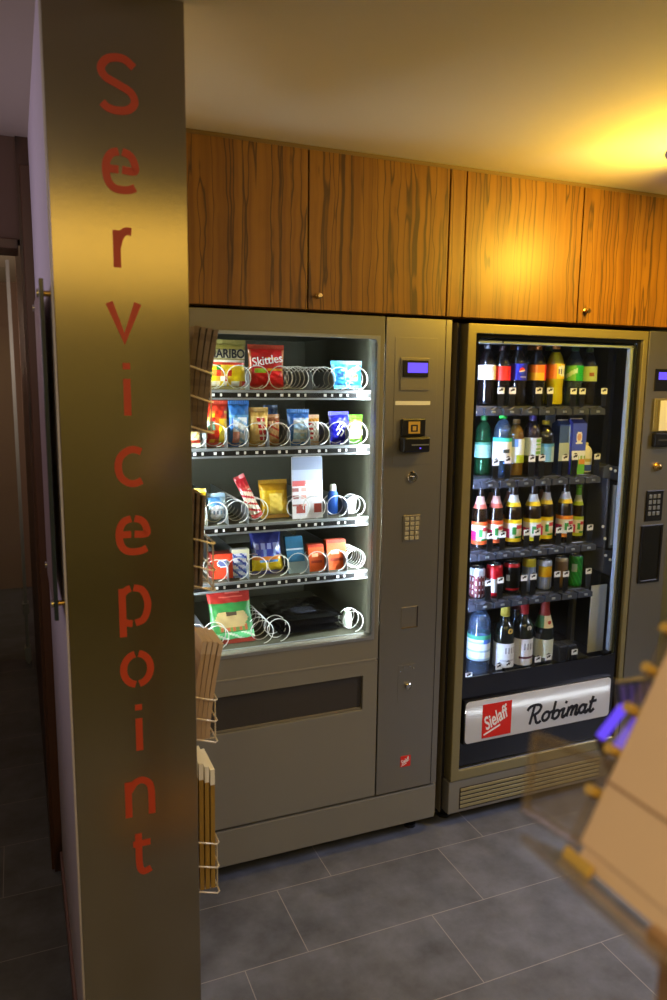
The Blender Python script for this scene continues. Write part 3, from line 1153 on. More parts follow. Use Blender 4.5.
packet(1.060, 1.420, 0.056, 0.099, 'small bag with a green top and yellow base, last on the second tray', 'snack bag',
       lambda u, v: (110, 170, 40) if v > .86 else ((120, 180, 30) if u > .84 or v < .08 else ((60, 80, 110) if (.25 < u < .6 and .25 < v < .5 and int(u * 14 + v * 9) % 2) else ((206, 180, 110) if v > .52 else (226, 226, 150)))), 0.03, seal=(90, 150, 40))
# --- third tray
packet(0.523, 1.177, 0.050, 0.110, 'yellow bag at the hidden end of the third tray', 'snack bag',
       lambda u, v: (236, 200, 30) if v < .55 or v > .8 else ((60, 40, 30) if int(v * 20) % 2 else (240, 200, 60)), 0.03, lean=.15, seal=(220, 190, 40))
packet(0.581, 1.173, 0.066, 0.095, 'clear bag with a blue top around a white round tin, third tray', 'snack bag',
       lambda u, v: ((232, 240, 248) if (u - .5) ** 2 + ((v - .34) * 1.2) ** 2 < .16 and not (int(u * 11) % 2 and .25 < v < .45) else ((70, 130, 190) if v > .62 and u < .7 else (120, 150, 170))), 0.034, lean=.25, seal=(120, 150, 170))
packet(0.716, 1.178, 0.040, 0.145, 'red and white chocolate finger packet leaning over in its spiral, third tray', 'chocolate bar',
       lambda u, v: (190, 20, 40) if v > .78 else ((216, 30, 60) if (int(v * 16 + u * 3) % 3 == 0) else ((240, 228, 214) if v < .7 else (220, 90, 90))), 0.02, lean=.35, roll=-0.38, seal=(200, 40, 50))
packet(0.779, 1.178, 0.100, 0.125, 'big folded golden yellow bag, third tray', 'snack bag',
       lambda u, v: (200, 150, 30) if v > .8 else ((250, 226, 110) if .28 < u < .72 and v < .7 else (236, 196, 30)), 0.05, lean=.25, seal=(196, 150, 40))


def card(u, v):
    if v > .78:
        return (150, 162, 190)
    if v > .62:
        return (186, 200, 224)
    if v > .52 and u < .42:
        return (226, 110, 110)
    if v > .20 and u < .2 and int(v * 16) % 2:
        return (170, 110, 110)
    if v > .2 and .3 < u < .45 and int(v * 16) % 2:
        return (236, 180, 170)
    if .08 < v < .24 and (.12 < u < .4 or .7 < u < .95):
        return (170, 70, 60)
    return (236, 236, 242)


carton(0.886, 1.175, 0.108, 0.205, 'tall white and lilac printed card standing highest on the third tray', 'card', card, 0.006, lean=.06, name='sales_card', n=(24, 34))
# toothpaste set: bottle standing in a spiral
tp = thing('lotion_bottle', 'small blue bottle with a white cap behind a spiral, third tray', 'bottle', (0.988, PY + 0.03, 1.178))
M().lathe([(0.017, 0), (0.018, 0.004), (0.018, 0.070), (0.012, 0.082)], 0.988, PY + 0.03, 1.178, 18, lambda u, v: (30, 90, 190) if v < .7 or v > .8 else (230, 60, 60)).build('bottle_body', 'paper', tp, smooth=True, paint=True)
M().lathe([(0.011, 0.082), (0.011, 0.098), (0.008, 0.104)], 0.988, PY + 0.03, 1.178, 16).build('cap', 'white_plastic', tp, smooth=True)
cp_ = thing('paper_cup', 'white lidded tub inside the last spiral of the third tray', 'tub', (1.055, PY + 0.03, 1.178))
M().lathe([(0.018, 0), (0.021, 0.045)], 1.055, PY + 0.03, 1.180, 20).build('tub_body', 'white_plastic', cp_, smooth=True)
M().lathe([(0.0235, 0.045), (0.0235, 0.053), (0.020, 0.056)], 1.055, PY + 0.03, 1.180, 20).build('lid', 'gasket', cp_, smooth=True)
# --- fourth tray


def redbox(u, v):
    if (u - .55) ** 2 / .09 + (v - .62) ** 2 / .03 < 1:
        return (110, 120, 190) if (u - .55) ** 2 / .06 + (v - .62) ** 2 / .016 < 1 else (240, 240, 250)
    return (232, 72, 40)


carton(0.592, 0.993, 0.070, 0.080, 'orange red carton with a blue oval, start of the fourth tray', 'box', redbox, 0.05, side=(120, 30, 24), lean=.1)
carton(0.655, 0.991, 0.058, 0.092, 'white and blue printed carton beside the orange red one', 'box',
       lambda u, v: (232, 232, 200) if v > .88 or u > .86 else ((60, 80, 180) if int(u * 6 + v * 11) % 3 == 0 else ((220, 226, 244) if int(v * 9) % 2 else (130, 160, 220))), 0.03, lean=.1)


def bigblue(u, v):
    if v < .30:
        return (246, 226, 40) if (v < .24 or abs(u - .5) > .3) else (90, 150, 210)
    if v < .38:
        return (240, 150, 50)
    if v < .56:
        return (40, 60, 170) if int(u * 9) % 3 else (120, 150, 210)
    if v < .72:
        return (140, 150, 200) if .1 < u < .9 and int(u * 15) % 3 else (40, 50, 140)
    return (26, 36, 110)


packet(0.755, 0.988, 0.110, 0.155, 'large navy bag with an orange and yellow base, fourth tray', 'snack bag', bigblue, 0.05, lean=.3, seal=(40, 50, 120), n=(30, 34))
carton(0.850, 0.988, 0.062, 0.118, 'teal blue carton with a pale stripe, fourth tray', 'box',
       lambda u, v: (220, 236, 244) if .64 < v < .70 else ((30, 110, 150) if v > .70 else ((40, 120, 165) if v > .3 else (150, 180, 190))), 0.02, lean=.35, side=(30, 80, 110))
org = lambda u, v: (246, 196, 150) if .55 < v < .68 and .2 < u < .6 else ((180, 60, 30) if (.15 < u < .85 and .30 < v < .42) else ((196, 50, 24) if v > .9 else (238, 100, 36)))
carton(0.922, 0.989, 0.056, 0.088, 'smaller orange packet, the first of the two orange ones on the fourth tray', 'box', org, 0.03, lean=.2, side=(190, 70, 30))
carton(0.998, 0.985, 0.072, 0.103, 'bigger orange packet between the small orange one and the empty tight spiral', 'box', org, 0.03, lean=.2, side=(190, 70, 30))
# --- fifth tray


def sandwich(u, v):
    if v > .72:
        return (226, 120, 110) if (.25 < u < .8 and .82 < v < .86) or (.4 < u < .75 and .90 < v < .94) else (180, 44, 40)
    if .26 < v < .56 and abs(u - .5) < .40 - abs(v - .42) * .7:
        return (86, 60, 44) if (abs(u - .5) < .12 and v > .47) else (200, 176, 120)
    if .18 < v < .30 and .2 < u < .85:
        return (200, 100, 60) if int(u * 14) % 2 else (110, 150, 70)
    if v < .16:
        return (110, 226, 150) if int(u * 9 + v * 20) % 3 else (230, 250, 230)
    return (52, 140, 70)


packet(0.632, 0.765, 0.150, 0.180, 'large red and green pack leaning back at the bottom tray', 'snack bag', sandwich, 0.03, lean=.5, seal=(150, 50, 40), n=(32, 40))
for k, (dz, lab) in enumerate([(0.0, 'black cellophane pack at the bottom of the dark pile, fifth tray'),
                               (0.022, 'black cellophane pack in the middle of the dark pile, fifth tray'),
                               (0.044, 'black cellophane pack on top of the dark pile, fifth tray')]):
    z0 = 0.768 + dz
    t = thing('flat_pack', lab, 'pack', (0.905, PY + .1, z0), 'dark cellophane packs on the bottom tray')
    mm = M()

    def fp(u, v, z0=z0, k=k):
        s = (1 - abs(2 * u - 1) ** 6) ** .5 * (1 - abs(2 * v - 1) ** 6) ** .5
        return (0.79 + k * .004 + u * .225, PY + .005 + v * .24, z0 + 0.010 + 0.010 * s + .002 * math.sin(u * 31 + k * 9) * math.sin(v * 27 + u * 9) * s)
    mm.grid(fp, 26, 20)
    mm.grid(lambda u, v, z0=z0, k=k: (0.79 + k * .004 + u * .225, PY + .005 + v * .24, z0 + 0.010 - 0.010 * (1 - abs(2 * u - 1) ** 6) ** .5 * (1 - abs(2 * v - 1) ** 6) ** .5), 26, 20, flip=True)
    mm.build('film', 'black_gloss', t, smooth=True)
    M().box(0.86, PY + .05, z0 + 0.0195, 0.94, PY + .11, z0 + 0.0215).build('sticker', 'dark_grey', t)
cpb = thing('foil_pouch', 'pale green pouch inside the last spiral of the bottom tray', 'pouch', (1.052, PY + .02, 0.768))
M().lathe([(0.016, 0), (0.018, 0.02), (0.014, 0.05), (0.006, 0.058)], 1.050, PY + .03, 0.770, 14, lambda u, v: (206, 222, 206)).build('pouch_body', 'foil', cpb, smooth=True, paint=True)
M().box(1.040, PY + .029, 0.826, 1.060, PY + .031, 0.836).build('seal', 'alu', cpb)

# ================================================================== DRINKS MACHINE
dmc = thing('drinks_machine', 'glass fronted drinks vending machine full of bottles and cans with a lit white sign', 'vending machine', (1.87, D + 0.4, 0))
A0, A1 = 1.378, 2.360
b = M()
b.box(A0, D + 0.047, 0.054, A0 + 0.035, D + 0.80, 1.828)
b.box(2.285, D + 0.047, 0.054, A1 - .002, D + 0.80, 1.828)
b.box(A0 + .035, D + 0.74, 0.054, 2.285, D + 0.80, 1.828)
b.box(A0 + .035, D + 0.047, 1.800, 2.285, D + 0.74, 1.828)
b.box(A0 + .035, D + 0.047, 0.054, 2.285, D + 0.74, 0.48)
b.build('cabinet_body', 'interior2', dmc)
M().box(A0 - 0.001, D + 0.03, 0.054, A0 + 0.0, D + 0.80, 1.829).build('side_panel', 'beige_dark', dmc)
fm = M()
frame_mesh(fm, (1.400, 0.184, 2.186, 1.826), (1.434, 0.222, 2.164, 1.794), 0.004, D, D + 0.05)
dfr = fm.build('door_frame', 'gold_frame', dmc, bevel=0.003)
M().box(1.434, D + 0.006, 0.222, 2.164, D + 0.012, 0.228).build('chrome_strip', 'chrome', dfr)
gm = M()
frame_mesh(gm, (1.4345, 0.229, 2.1635, 1.7935), (1.452, 0.572, 2.150, 1.782), 0.012, D + 0.014, D + 0.022)
gm.build('black_surround', 'black_gloss', dfr)
g2 = M().prism(rrect(1.447, 0.566, 2.155, 1.788, 0.012), FRONT, D + 0.0225, D + 0.0275)
g2.build('glass_pane', 'glass', dfr)
M().box(2.133, D + 0.03, 0.58, 2.146, D + 0.05, 1.775).build('light_diffuser', 'gasket', dfr, bevel=0.002)
M().box(1.452, D + 0.03, 1.764, 2.15, D + 0.05, 1.774).build('top_gasket', 'gasket', dfr, bevel=0.002)
sc_ = M()
for sx in (1.56, 2.142):
    sc_ = M()
    sc_.lathe([(0.004, 0), (0.004, 0.002), (0.002, 0.003)], 0, 0, 0, 10)
    sc_.v = [(sx + x, D + .03 - z, 1.770 + y) for x, y, z in sc_.v]
    sc_.build('screw', 'chrome', dfr)
M().box(A0 + .018, D + 0.004, 0.054, A1 - .17, D + 0.05, 0.180).build('base_panel', 'beige', dmc, bevel=0.003)
base = bpy.data.objects['base_panel.001']
for k in range(5):
    z = 0.072 + k * 0.0165
    M().quadbox([(1.446, D - 0.001, z), (2.10, D - 0.001, z), (2.10, D + 0.004, z), (1.446, D + 0.004, z),
                 (1.446, D + 0.002, z + .010), (2.10, D + 0.002, z + .010), (2.10, D + 0.004, z + .010), (1.446, D + 0.004, z + .010)]).build('grille_slat', 'gold_frame', base, bevel=0.001)
M().box(1.443, D + 0.003, 0.066, 2.103, D + 0.0045, 0.152).build('grille_back', 'dark_trim', base)
M().box(A0 + .03, D + 0.12, 0.0, A1 - 0.03, D + 0.16, 0.054).build('plinth', 'black', dmc)
for fx in (A0 + 0.05, A1 - 0.06):
    M().lathe([(0.022, 0), (0.022, 0.012), (0.01, 0.016), (0.01, 0.056)], fx, D + 0.085, 0.0, 14).build('foot', 'black', dmc, smooth=True)
# lamps inside
M().box(1.4365, D + 0.056, 0.60, 1.4425, D + 0.066, 1.76).build('light_tube', 'tube_cool', dmc)
M().box(2.166, D + 0.060, 0.60, 2.170, D + 0.064, 1.76).build('light_tube', 'tube_fill', dmc)  # weak extra tube added to brighten the lift side
# sign
sx0, sz0, sx1, sz1 = 1.452, 0.325, 2.122, 0.485
sgn = thing('lit_sign', 'white backlit sign with a red square logo and black script, low on the drinks machine', 'sign', (1.787, D, 0.325))
sgn.parent = None
bpy.data.objects.remove(sgn)
fr2 = M()
frame_mesh(fr2, (sx0 - .004, sz0 - .004, sx1 + .004, sz1 + .004), (sx0, sz0, sx1, sz1), 0.012, D + 0.0, D + 0.0135)
sign = fr2.build('sign_box', 'black', dfr)
sh = M().prism(rrect(sx0, sz0, sx1, sz1, 0.014), FRONT, D - 0.004, D - 0.001)
sh.build('sign_face', 'sign_sheet', sign, label='white backlit sign face')
M().tube([(sx0 + .003, D + 0.0075, 0.444), (sx1 - .003, D + 0.0075, 0.444)], 0.003, 8).build('sign_tube', 'sign_tube', sign)
logo_square(1.523, 0.335, 0.128, D - 0.004, sign)
RB = [
    [(.35, 0), (.38, .8), (.40, 1.62)], catmull([(-.25, 1.30), (-.12, 1.55), (.2, 1.68), (.8, 1.68), (1.15, 1.45), (1.05, 1.05), (.70, .84), (.40, .80)]),
    catmull([(.62, .82), (.86, .40), (1.05, .06), (1.3, 0), (1.5, .14)]),
    arc(1.95, .46, .36, .40, 0, 360, 18), catmull([(2.05, .86), (2.3, .72), (2.6, .80)]),
    [(2.66, 1.7), (2.68, .8), (2.72, .08)], arc(3.05, .42, .34, .38, 0, 360, 18), catmull([(3.2, .78), (3.4, .66), (3.7, .82)]),
    catmull([(3.84, .92), (3.80, .3), (3.86, .06), (4.02, .04), (4.25, .3)]), [(3.86, 1.28), (3.92, 1.50)],
    [(4.36, .92), (4.34, 0)], catmull([(4.36, .5), (4.56, .85), (4.76, .86), (4.82, .6)]) + [(4.80, 0)],
    catmull([(4.84, .5), (5.02, .85), (5.24, .86), (5.28, .5), (5.26, .12), (5.42, .02), (5.62, .22)]),
    arc(5.95, .44, .34, .38, 0, 360, 18), catmull([(6.32, .86), (6.28, .25), (6.38, .03), (6.52, .04), (6.72, .3)]),
    catmull([(6.92, 1.45), (6.86, .3), (6.94, .04), (7.1, .02), (7.34, .24)]), [(6.62, .96), (7.40, .99)]]
mm = M()
U = 0.0435
for st in RB:
    mm.ribbon([(1.722 + (a + .24 * bb) * U, 0.353 + bb * U + a * U * .015) for a, bb in st], U * .25, FRONT, D - 0.0048 - .0001 * RB.index(st), D - 0.0038)
mm.build('lettering', 'ink', sign)

# right hand control panel
cp2 = M().box(2.190, D - 0.001, 0.184, A1, D + 0.05, 1.828).build('control_panel', 'panel_steel', dmc, bevel=0.002)
d2 = plate(2.229, 1.607, 2.335, 1.690, SY, 0.004, 'display', 'black', cp2, 0.002)
plate(2.245, 1.650, 2.328, 1.678, SY - .004, 0.0008, 'screen', 'lcd', d2, 0)
note = plate(2.232, 1.452, 2.345, 1.580, SY, 0.010, 'bill_acceptor', 'gold_frame', cp2, 0.004)
plate(2.258, 1.457, 2.343, 1.572, SY - .010, 0.002, 'acceptor_plate', 'white_plastic', note, 0.002)
for kx in (2.240, 2.250):
    plate(kx, 1.455, kx + .005, 1.574, SY - .010, 0.003, 'rib', 'gold_frame', note, 0.001)
r2 = plate(2.236, 1.396, 2.335, 1.450, SY, 0.022, 'card_reader', 'black', cp2, 0.005)
plate(2.250, 1.420, 2.325, 1.425, SY - .022, 0.001, 'card_slot', 'dark_grey', r2, 0)
cm = M()
cm.lathe([(0.017, 0), (0.017, 0.004), (0.013, 0.008), (0.011, 0.018), (0.006, 0.021)], 0, 0, 0, 22)
cm.v = [(2.274 + x, SY - z, 1.318 + y) for x, y, z in cm.v]
cm.build('coin_button', 'brass', cp2, smooth=True)
k2 = plate(2.232, 1.105, 2.318, 1.226, SY, 0.005, 'keypad', 'black', cp2, 0.003)
for r in range(4):
    for c in range(3):
        plate(2.243 + c * .0215, 1.128 + r * .0225, 2.257 + c * .0215, 1.143 + r * .0225, SY - .005, 0.003, 'key', 'rail_grey', k2, 0.001)
hm = M()
frame_mesh(hm, (2.219, 0.857, 2.330, 1.090), (2.228, 0.868, 2.320, 1.080), 0.010, SY - 0.006, SY)
hh = hm.build('coin_tray_frame', 'black', cp2, bevel=0.002)
M().box(2.226, SY - 0.0022, 0.866, 2.322, SY - 0.0002, 1.082).build('coin_tray', 'black_gloss', hh)

# trays of the drinks machine
DTZ = [1.549, 1.286, 1.018, 0.829, 0.522]
TAGPX = [[(1.610, 1.603), (1.660, 1.603), (1.777, 1.604), (1.828, 1.604), (1.936, 1.603), (1.978, 1.603), (2.082, 1.604)],
         [(1.602, 1.344), (1.655, 1.350), (1.762, 1.353), (1.808, 1.355), (1.916, 1.352), (1.963, 1.354), (2.070, 1.353)],
         [(1.592, 1.072), (1.648, 1.073), (1.757, 1.074), (1.804, 1.071), (1.908, 1.073), (1.960, 1.073), (2.058, 1.074)],
         [(1.595, 0.893), (1.648, 0.898), (1.756, 0.897), (1.798, 0.898), (1.912, 0.898), (1.954, 0.895), (2.066, 0.897)],
         [(1.525, 0.540), (1.660, 0.556), (1.702, 0.558), (1.842, 0.560), (1.893, 0.562), (2.022, 0.567)]]
TAGPAT = pat((.25, .55, .8, .72, (16, 16, 20)), (.45, .68, .85, .85, (16, 16, 20)), (.2, .42, .45, .6, (16, 16, 20)), default=(240, 242, 246))
for ri, tz in enumerate(DTZ):
    x1 = 2.085 if ri < 4 else 2.13
    tm = M().box(1.455, D + 0.11, tz - 0.014, x1, D + 0.66, tz - 0.001)
    tray = tm.build('shelf', 'dark_grey', dmc, bevel=0.002)
    # front lip moulded lane by lane
    if ri < 4:
        lane = (x1 - 1.455) / 8
        for k in range(8):
            a = 1.455 + k * lane
            q = M().prism([(a + .002, tz - .034), (a + lane - .002, tz - .034), (a + lane - .004, tz - .012), (a + lane * .62, tz - .004), (a + lane * .35, tz - .012), (a + .004, tz - .008)], FRONT, D + 0.085, D + 0.112)
            q.build('lane_lip', 'dark_grey', tray, bevel=0.002)
            M().box(a + lane * .40, D + 0.082, tz - .026, a + lane * .60, D + 0.086, tz - .018).build('lane_badge', 'rail_grey', tray, bevel=0.001)
    else:
        M().box(1.455, D + 0.085, tz - .026, x1, D + 0.112, tz - .004).build('front_lip', 'dark_grey', tray, bevel=0.004)
    for k, (tx, tzz) in enumerate(TAGPX[ri]):
        cl = M().prism([(tx - .010, tz - .002), (tx + .014, tz - .002), (tx + .014, tzz + .010), (tx + .004, tzz + .016), (tx - .010, tzz + .008)], FRONT, D + 0.1005, D + 0.1045)
        clip = cl.build('lane_clip', 'black', tray)
        mm = M()
        mm.grid(lambda u, v: (tx - .0145 + .029 * u, D + 0.0985, tzz - .011 + .022 * v), 14, 10, TAGPAT)
        mm.box(tx - .0145, D + 0.099, tzz - .011, tx + .0145, D + 0.1003, tzz + .011, (230, 232, 236))
        mm.build('price_tag', 'paper', clip, paint=True)

# goods lift at the right inside
lift = M()
lift.box(2.122, D + 0.24, 0.53, 2.138, D + 0.27, 1.78)
lift.box(2.245, D + 0.24, 0.53, 2.262, D + 0.27, 1.78)
lo = lift.build('lift_rails', 'dark_grey', dmc, bevel=0.002)
lb = M()
lb.prism([(2.150, .880), (2.284, .820), (2.284, .905), (2.262, .955), (2.150, .975)], FRONT, D + 0.115, D + 0.235)
lb.prism([(2.120, 1.265), (2.284, 1.235), (2.284, 1.262), (2.225, 1.300), (2.150, 1.318), (2.120, 1.310)], FRONT, D + 0.115, D + 0.235)
lb.box(2.262, D + 0.118, 0.955, 2.284, D + 0.235, 1.236)
lb.box(2.150, D + 0.118, 0.975, 2.160, D + 0.235, 1.262)
car = lb.build('lift_carriage', 'dark_grey', lo, bevel=0.004)
M().box(2.180, D + 0.120, 0.988, 2.262, D + 0.126, 1.232).build('frosted_gate', 'frost', lo, bevel=0.002)
M().box(2.178, D + 0.116, 0.985, 2.183, D + 0.122, 1.235).build('gate_edge', 'rail_grey', lo)
M().box(2.178, D + 0.116, 0.979, 2.264, D + 0.122, 0.986).build('gate_edge', 'rail_grey', lo)
M().box(2.125, D + 0.14, 0.535, 2.205, D + 0.146, 0.820).build('guide_plate', 'frost', lo, bevel=0.002)
M().box(2.070, D + 0.42, 1.40, 2.120, D + 0.426, 1.72).build('vent_plate', 'frost', lo, bevel=0.002)
for bx, bz in ((2.155, 1.300), (2.178, 1.292), (2.205, 1.297), (2.23, 1.275), (2.16, .95), (2.185, .93), (2.215, .945), (2.25, .93), (2.135, 1.07), (2.150, 1.02), (2.215, 1.36)):
    q = M()
    q.lathe([(0.006, 0), (0.006, 0.004), (0.003, 0.006)], 0, 0, 0, 12)
    q.v = [(bx + x, D + .115 - z, bz + y) for x, y, z in q.v]
    q.build('bolt', 'white_plastic', lo, smooth=True)

# ================================================================== BOTTLES AND CANS
BY = D + 0.150


def bottle(x, z, h, r, label, liquid, lab_paint, cap_col, lab=(0.42, 0.66), shell='bottle', fill=0.92, cat='bottle', kind='pet', y=None, group=None, name='drink_bottle', logo=None, lr=1.012):
    y = BY if y is None else y
    t = thing(name, label, cat, (x, y, z), group)
    if kind == 'pet':
        prof = [(0.70, 0), (0.92, .015), (1, .05), (0.99, .18), (.93, .27), (.96, .34), (1, .40), (1, .66), (.95, .72), (.74, .81), (.48, .88), (.36, .915), (.36, .945)]
        neck = (.42, .93, 1.0)
    elif kind == 'water':
        prof = [(0.75, 0), (0.95, .02), (1, .06), (1, .30), (.97, .34), (1, .38), (1, .62), (.97, .66), (.96, .72), (.84, .80), (.58, .87), (.36, .91), (.36, .94)]
        neck = (.42, .925, 1.0)
    elif kind == 'beer':
        prof = [(0.85, 0), (1, .02), (1, .50), (.96, .56), (.78, .66), (.52, .76), (.42, .84), (.40, .95), (.46, .96), (.46, .975)]
        neck = (.50, .965, 1.0)
    elif kind == 'wine':
        prof = [(0.9, 0), (1, .015), (1, .53), (.95, .59), (.72, .66), (.46, .71), (.40, .76), (.39, .95)]
        neck = (.44, .76, 1.0)
    else:  # sekt
        prof = [(0.9, 0), (1, .015), (1, .46), (.94, .54), (.70, .66), (.46, .76), (.40, .84), (.42, .95)]
        neck = (.47, .72, 1.0)
    P = [(a * r, bb * h) for a, bb in prof]
    M().lathe(P, x, y, z, 22).build('bottle_body', shell, t, smooth=True)
    if liquid:
        Q = [(a * r * .955, bb * h + (.002 if i == 0 else 0)) for i, (a, bb) in enumerate(prof) if bb <= fill]
        M().lathe(Q, x, y, z, 20).build('drink', liquid, t, smooth=True)
    mm = M()
    nrow = 12
    v0, v1 = lab
    if lab_paint:
        pr = [(r * lr, (v0 + (v1 - v0) * i / nrow) * h) for i in range(nrow + 1)]
        mm.lathe(pr, x, y, z, 40, lab_paint, closed=False)
        lo_ = mm.build('label_band', 'paper', t, smooth=True, paint=True)
        if logo:
            logo(x, y, z, h, r, lo_)
    if cap_col:
        nr, c0, c1 = neck
        cm_ = M()
        if kind in ('pet', 'water'):
            cm_.lathe([(nr * r, c0 * h), (nr * r, c1 * h - .002), (nr * r - .002, c1 * h)], x, y, z, 20, lambda u, v: cap_col)
            nm = 'cap'
        elif kind == 'beer':
            cm_.lathe([(nr * r * 1.1, c0 * h), (nr * r, (c0 + .012) * h), (nr * r * .9, c1 * h)], x, y, z, 20, lambda u, v: cap_col)
            nm = 'crown_cap'
        else:
            cm_.lathe([(nr * r * (1.25 if kind == 'sekt' else 1), c0 * h), (nr * r, (c0 + .08) * h), (nr * r, c1 * h - .003), (nr * r * .8, c1 * h)], x, y, z, 20, lambda u, v: cap_col)
            nm = 'foil_capsule'
        cm_.build(nm, 'paper', t, smooth=True, paint=True)
    return t


def front_disc(cx, cz, y, r, parent, parts, name='emblem'):
    """small round emblem facing -Y, painted by parts(a, b) with a, b in -1..1"""
    mm = M()
    n = 16
    base = len(mm.v)
    mm.v.append((cx, y, cz))
    rings = 6
    for j in range(1, rings + 1):
        for i in range(n):
            w = 2 * PI * i / n
            mm.v.append((cx + r * j / rings * math.cos(w), y, cz + r * j / rings * math.sin(w)))
    for i in range(n):
        a, b2 = base + 1 + i, base + 1 + (i + 1) % n
        mm.f.append([base, a, b2])
        w = 2 * PI * (i + .5) / n
        mm.c.append(parts(.1 * math.cos(w), .1 * math.sin(w)))
        for j in range(rings - 1):
            a2, b3 = a + n * (j), b2 + n * (j)
            mm.f.append([a2, a2 + n, b3 + n, b3])
            mm.c.append(parts((j + 1.5) / rings * math.cos(w), (j + 1.5) / rings * math.sin(w)))
    return mm.build(name, 'paper', parent, paint=True)


fu = lambda u: (u - .25) * 2          # 0..1 across the front half of a label


def solid(c):
    return lambda u, v: c


def cola_logo(x, y, z, h, r, o):
    front_disc(x - .006, z + .575 * h, y - r * 1.03, 0.013, o, lambda a, b2: (230, 50, 40) if b2 > .22 + .2 * a else ((40, 70, 220) if b2 < -.22 + .2 * a else (245, 245, 250)))
    text_obj('lettering', 'PEPSI', x - .013, z + .462 * h, y - r * 1.03, 0.024, 0.006, 'white_ink', o)


GB = 'bottles and cans in the drinks machine'
bottle(1.581, 1.551, 0.216, 0.0315, 'dark cola bottle with a whitish label, first on the top shelf', 'cola', lambda u, v: (226, 190, 190) if (.3 < fu(u) < .6 and .2 < v < .85 and int(v * 12 + u * 40) % 3 == 0) else (232, 226, 226), (70, 70, 76))
bottle(1.646, 1.551, 0.212, 0.0315, 'dark cola bottle with a plain red label, top shelf', 'cola', lambda u, v: (228, 40, 28), (50, 24, 24))
bottle(1.717, 1.551, 0.214, 0.0325, 'cola bottle with a bright blue label and round emblem, top shelf', 'cola', lambda u, v: (30, 40, 214), (26, 34, 80), lab=(.42, .70), logo=cola_logo)
bottle(1.803, 1.550, 0.218, 0.0325, 'dark bottle with an orange, yellow and red label and orange cap, top shelf', 'cola', lambda u, v: (224, 30, 50) if fu(u) > .62 else ((246, 190, 40) if v < .5 else (240, 130, 40)), (206, 120, 40), lab=(.42, .68))


def lemon_label(u, v):
    k = fu(u)
    if (k - .62) ** 2 / .06 + (v - .55) ** 2 / .16 < 1:
        return (90, 100, 170) if (abs(v - .5) < .16 and int(k * 26) % 2) else (240, 244, 250)
    return (240, 140, 40) if k < .35 else (246, 210, 40)


bottle(1.886, 1.550, 0.224, 0.0335, 'bright yellow lemonade bottle with an orange cap, top shelf', 'yellow_drink', lemon_label, (236, 150, 40), lab=(.44, .68), fill=.885)
bottle(1.976, 1.550, 0.219, 0.0335, 'clear lemonade bottle with a vivid green label and green cap, top shelf', 'lemonade', lambda u, v: (210, 240, 210) if (fu(u) < .4 and abs(v - .3 - fu(u)) < .15) else ((26, 176, 70) if fu(u) > .35 else (120, 200, 80)), (60, 110, 70), shell='bottle', lab=(.42, .68))
bottle(2.046, 1.550, 0.216, 0.031, 'dark bottle with a pale olive green label, last on the top shelf', 'cola', lambda u, v: (150, 90, 50) if (.3 < fu(u) < .5 and .3 < v < .6) else (176, 196, 130), (66, 100, 66), lab=(.42, .68))
# second row behind
for x, c, lab_ in [(1.765, (206, 120, 40), 'orange capped bottle behind the blue labelled cola bottle'), (1.845, (200, 110, 36), 'orange capped bottle behind the yellow lemonade'),
                   (1.930, (50, 110, 60), 'green capped bottle behind and between the lemonade bottles')]:
    bottle(x, 1.550, 0.222, 0.031, lab_ + ', top shelf', 'cola', None, c, y=BY + .10)
# second shelf
bottle(1.615, 1.287, 0.222, 0.031, 'empty looking green tinted bottle with a green cap, start of the second shelf', 'lemonade', lambda u, v: (150, 200, 190) if v < .8 else (60, 130, 110), (40, 120, 60), shell='green_bottle', kind='water', lab=(.30, .56), y=BY + .055)
bottle(1.662, 1.288, 0.230, 0.0345, 'water bottle with a bright green cap and white label, second shelf', 'water', lambda u, v: (60, 200, 180) if v > .82 else ((60, 70, 80) if (.35 < fu(u) < .6 and .35 < v < .5) else (238, 244, 250)), (30, 190, 60), kind='water', lab=(.26, .62))
bottle(1.722, 1.286, 0.212, 0.0325, 'amber apple drink bottle with a pale blue and yellow label, second shelf', 'amber_drink', lambda u, v: (190, 214, 60) if v < .35 and fu(u) > .35 else ((110, 160, 240) if v > .7 and fu(u) < .4 else (224, 238, 250)), (150, 110, 50), kind='water', lab=(.24, .66))
bottle(1.797, 1.286, 0.224, 0.033, 'dark berry drink bottle with a purple cap, second shelf', 'purple_drink', lambda u, v: (120, 180, 90) if (.45 < fu(u) < .7 and int(v * 9) % 2) else (206, 222, 240), (70, 50, 130), kind='water', lab=(.34, .64))
bottle(1.857, 1.288, 0.204, 0.035, 'dark iced tea bottle with a flat yellow cap, second shelf', 'cola', lambda u, v: (80, 150, 220) if v > .84 else ((180, 210, 236) if fu(u) > .55 else (120, 180, 230)), (214, 200, 30), kind='water', lab=(.24, .58))
# blue drink carton behind + carton


def tetra(u, v):
    if v > .48:
        if (u - .5) ** 2 / .05 + (v - .74) ** 2 / .012 < 1:
            return (220, 170, 150) if (u - .5) ** 2 / .02 + (v - .74) ** 2 / .005 < 1 else (245, 245, 250)
        return (245, 248, 255) if (.6 < v < .64 and .25 < u < .75) else (70, 90, 226)
    if v > .30:
        return (240, 246, 252) if v > .36 or int(u * 9) % 2 else (150, 190, 90)
    return (40, 50, 70) if (.15 < u < .5 and .12 < v < .26) else ((226, 150, 60) if (u > .55 and v > .2) else (110, 190, 50))


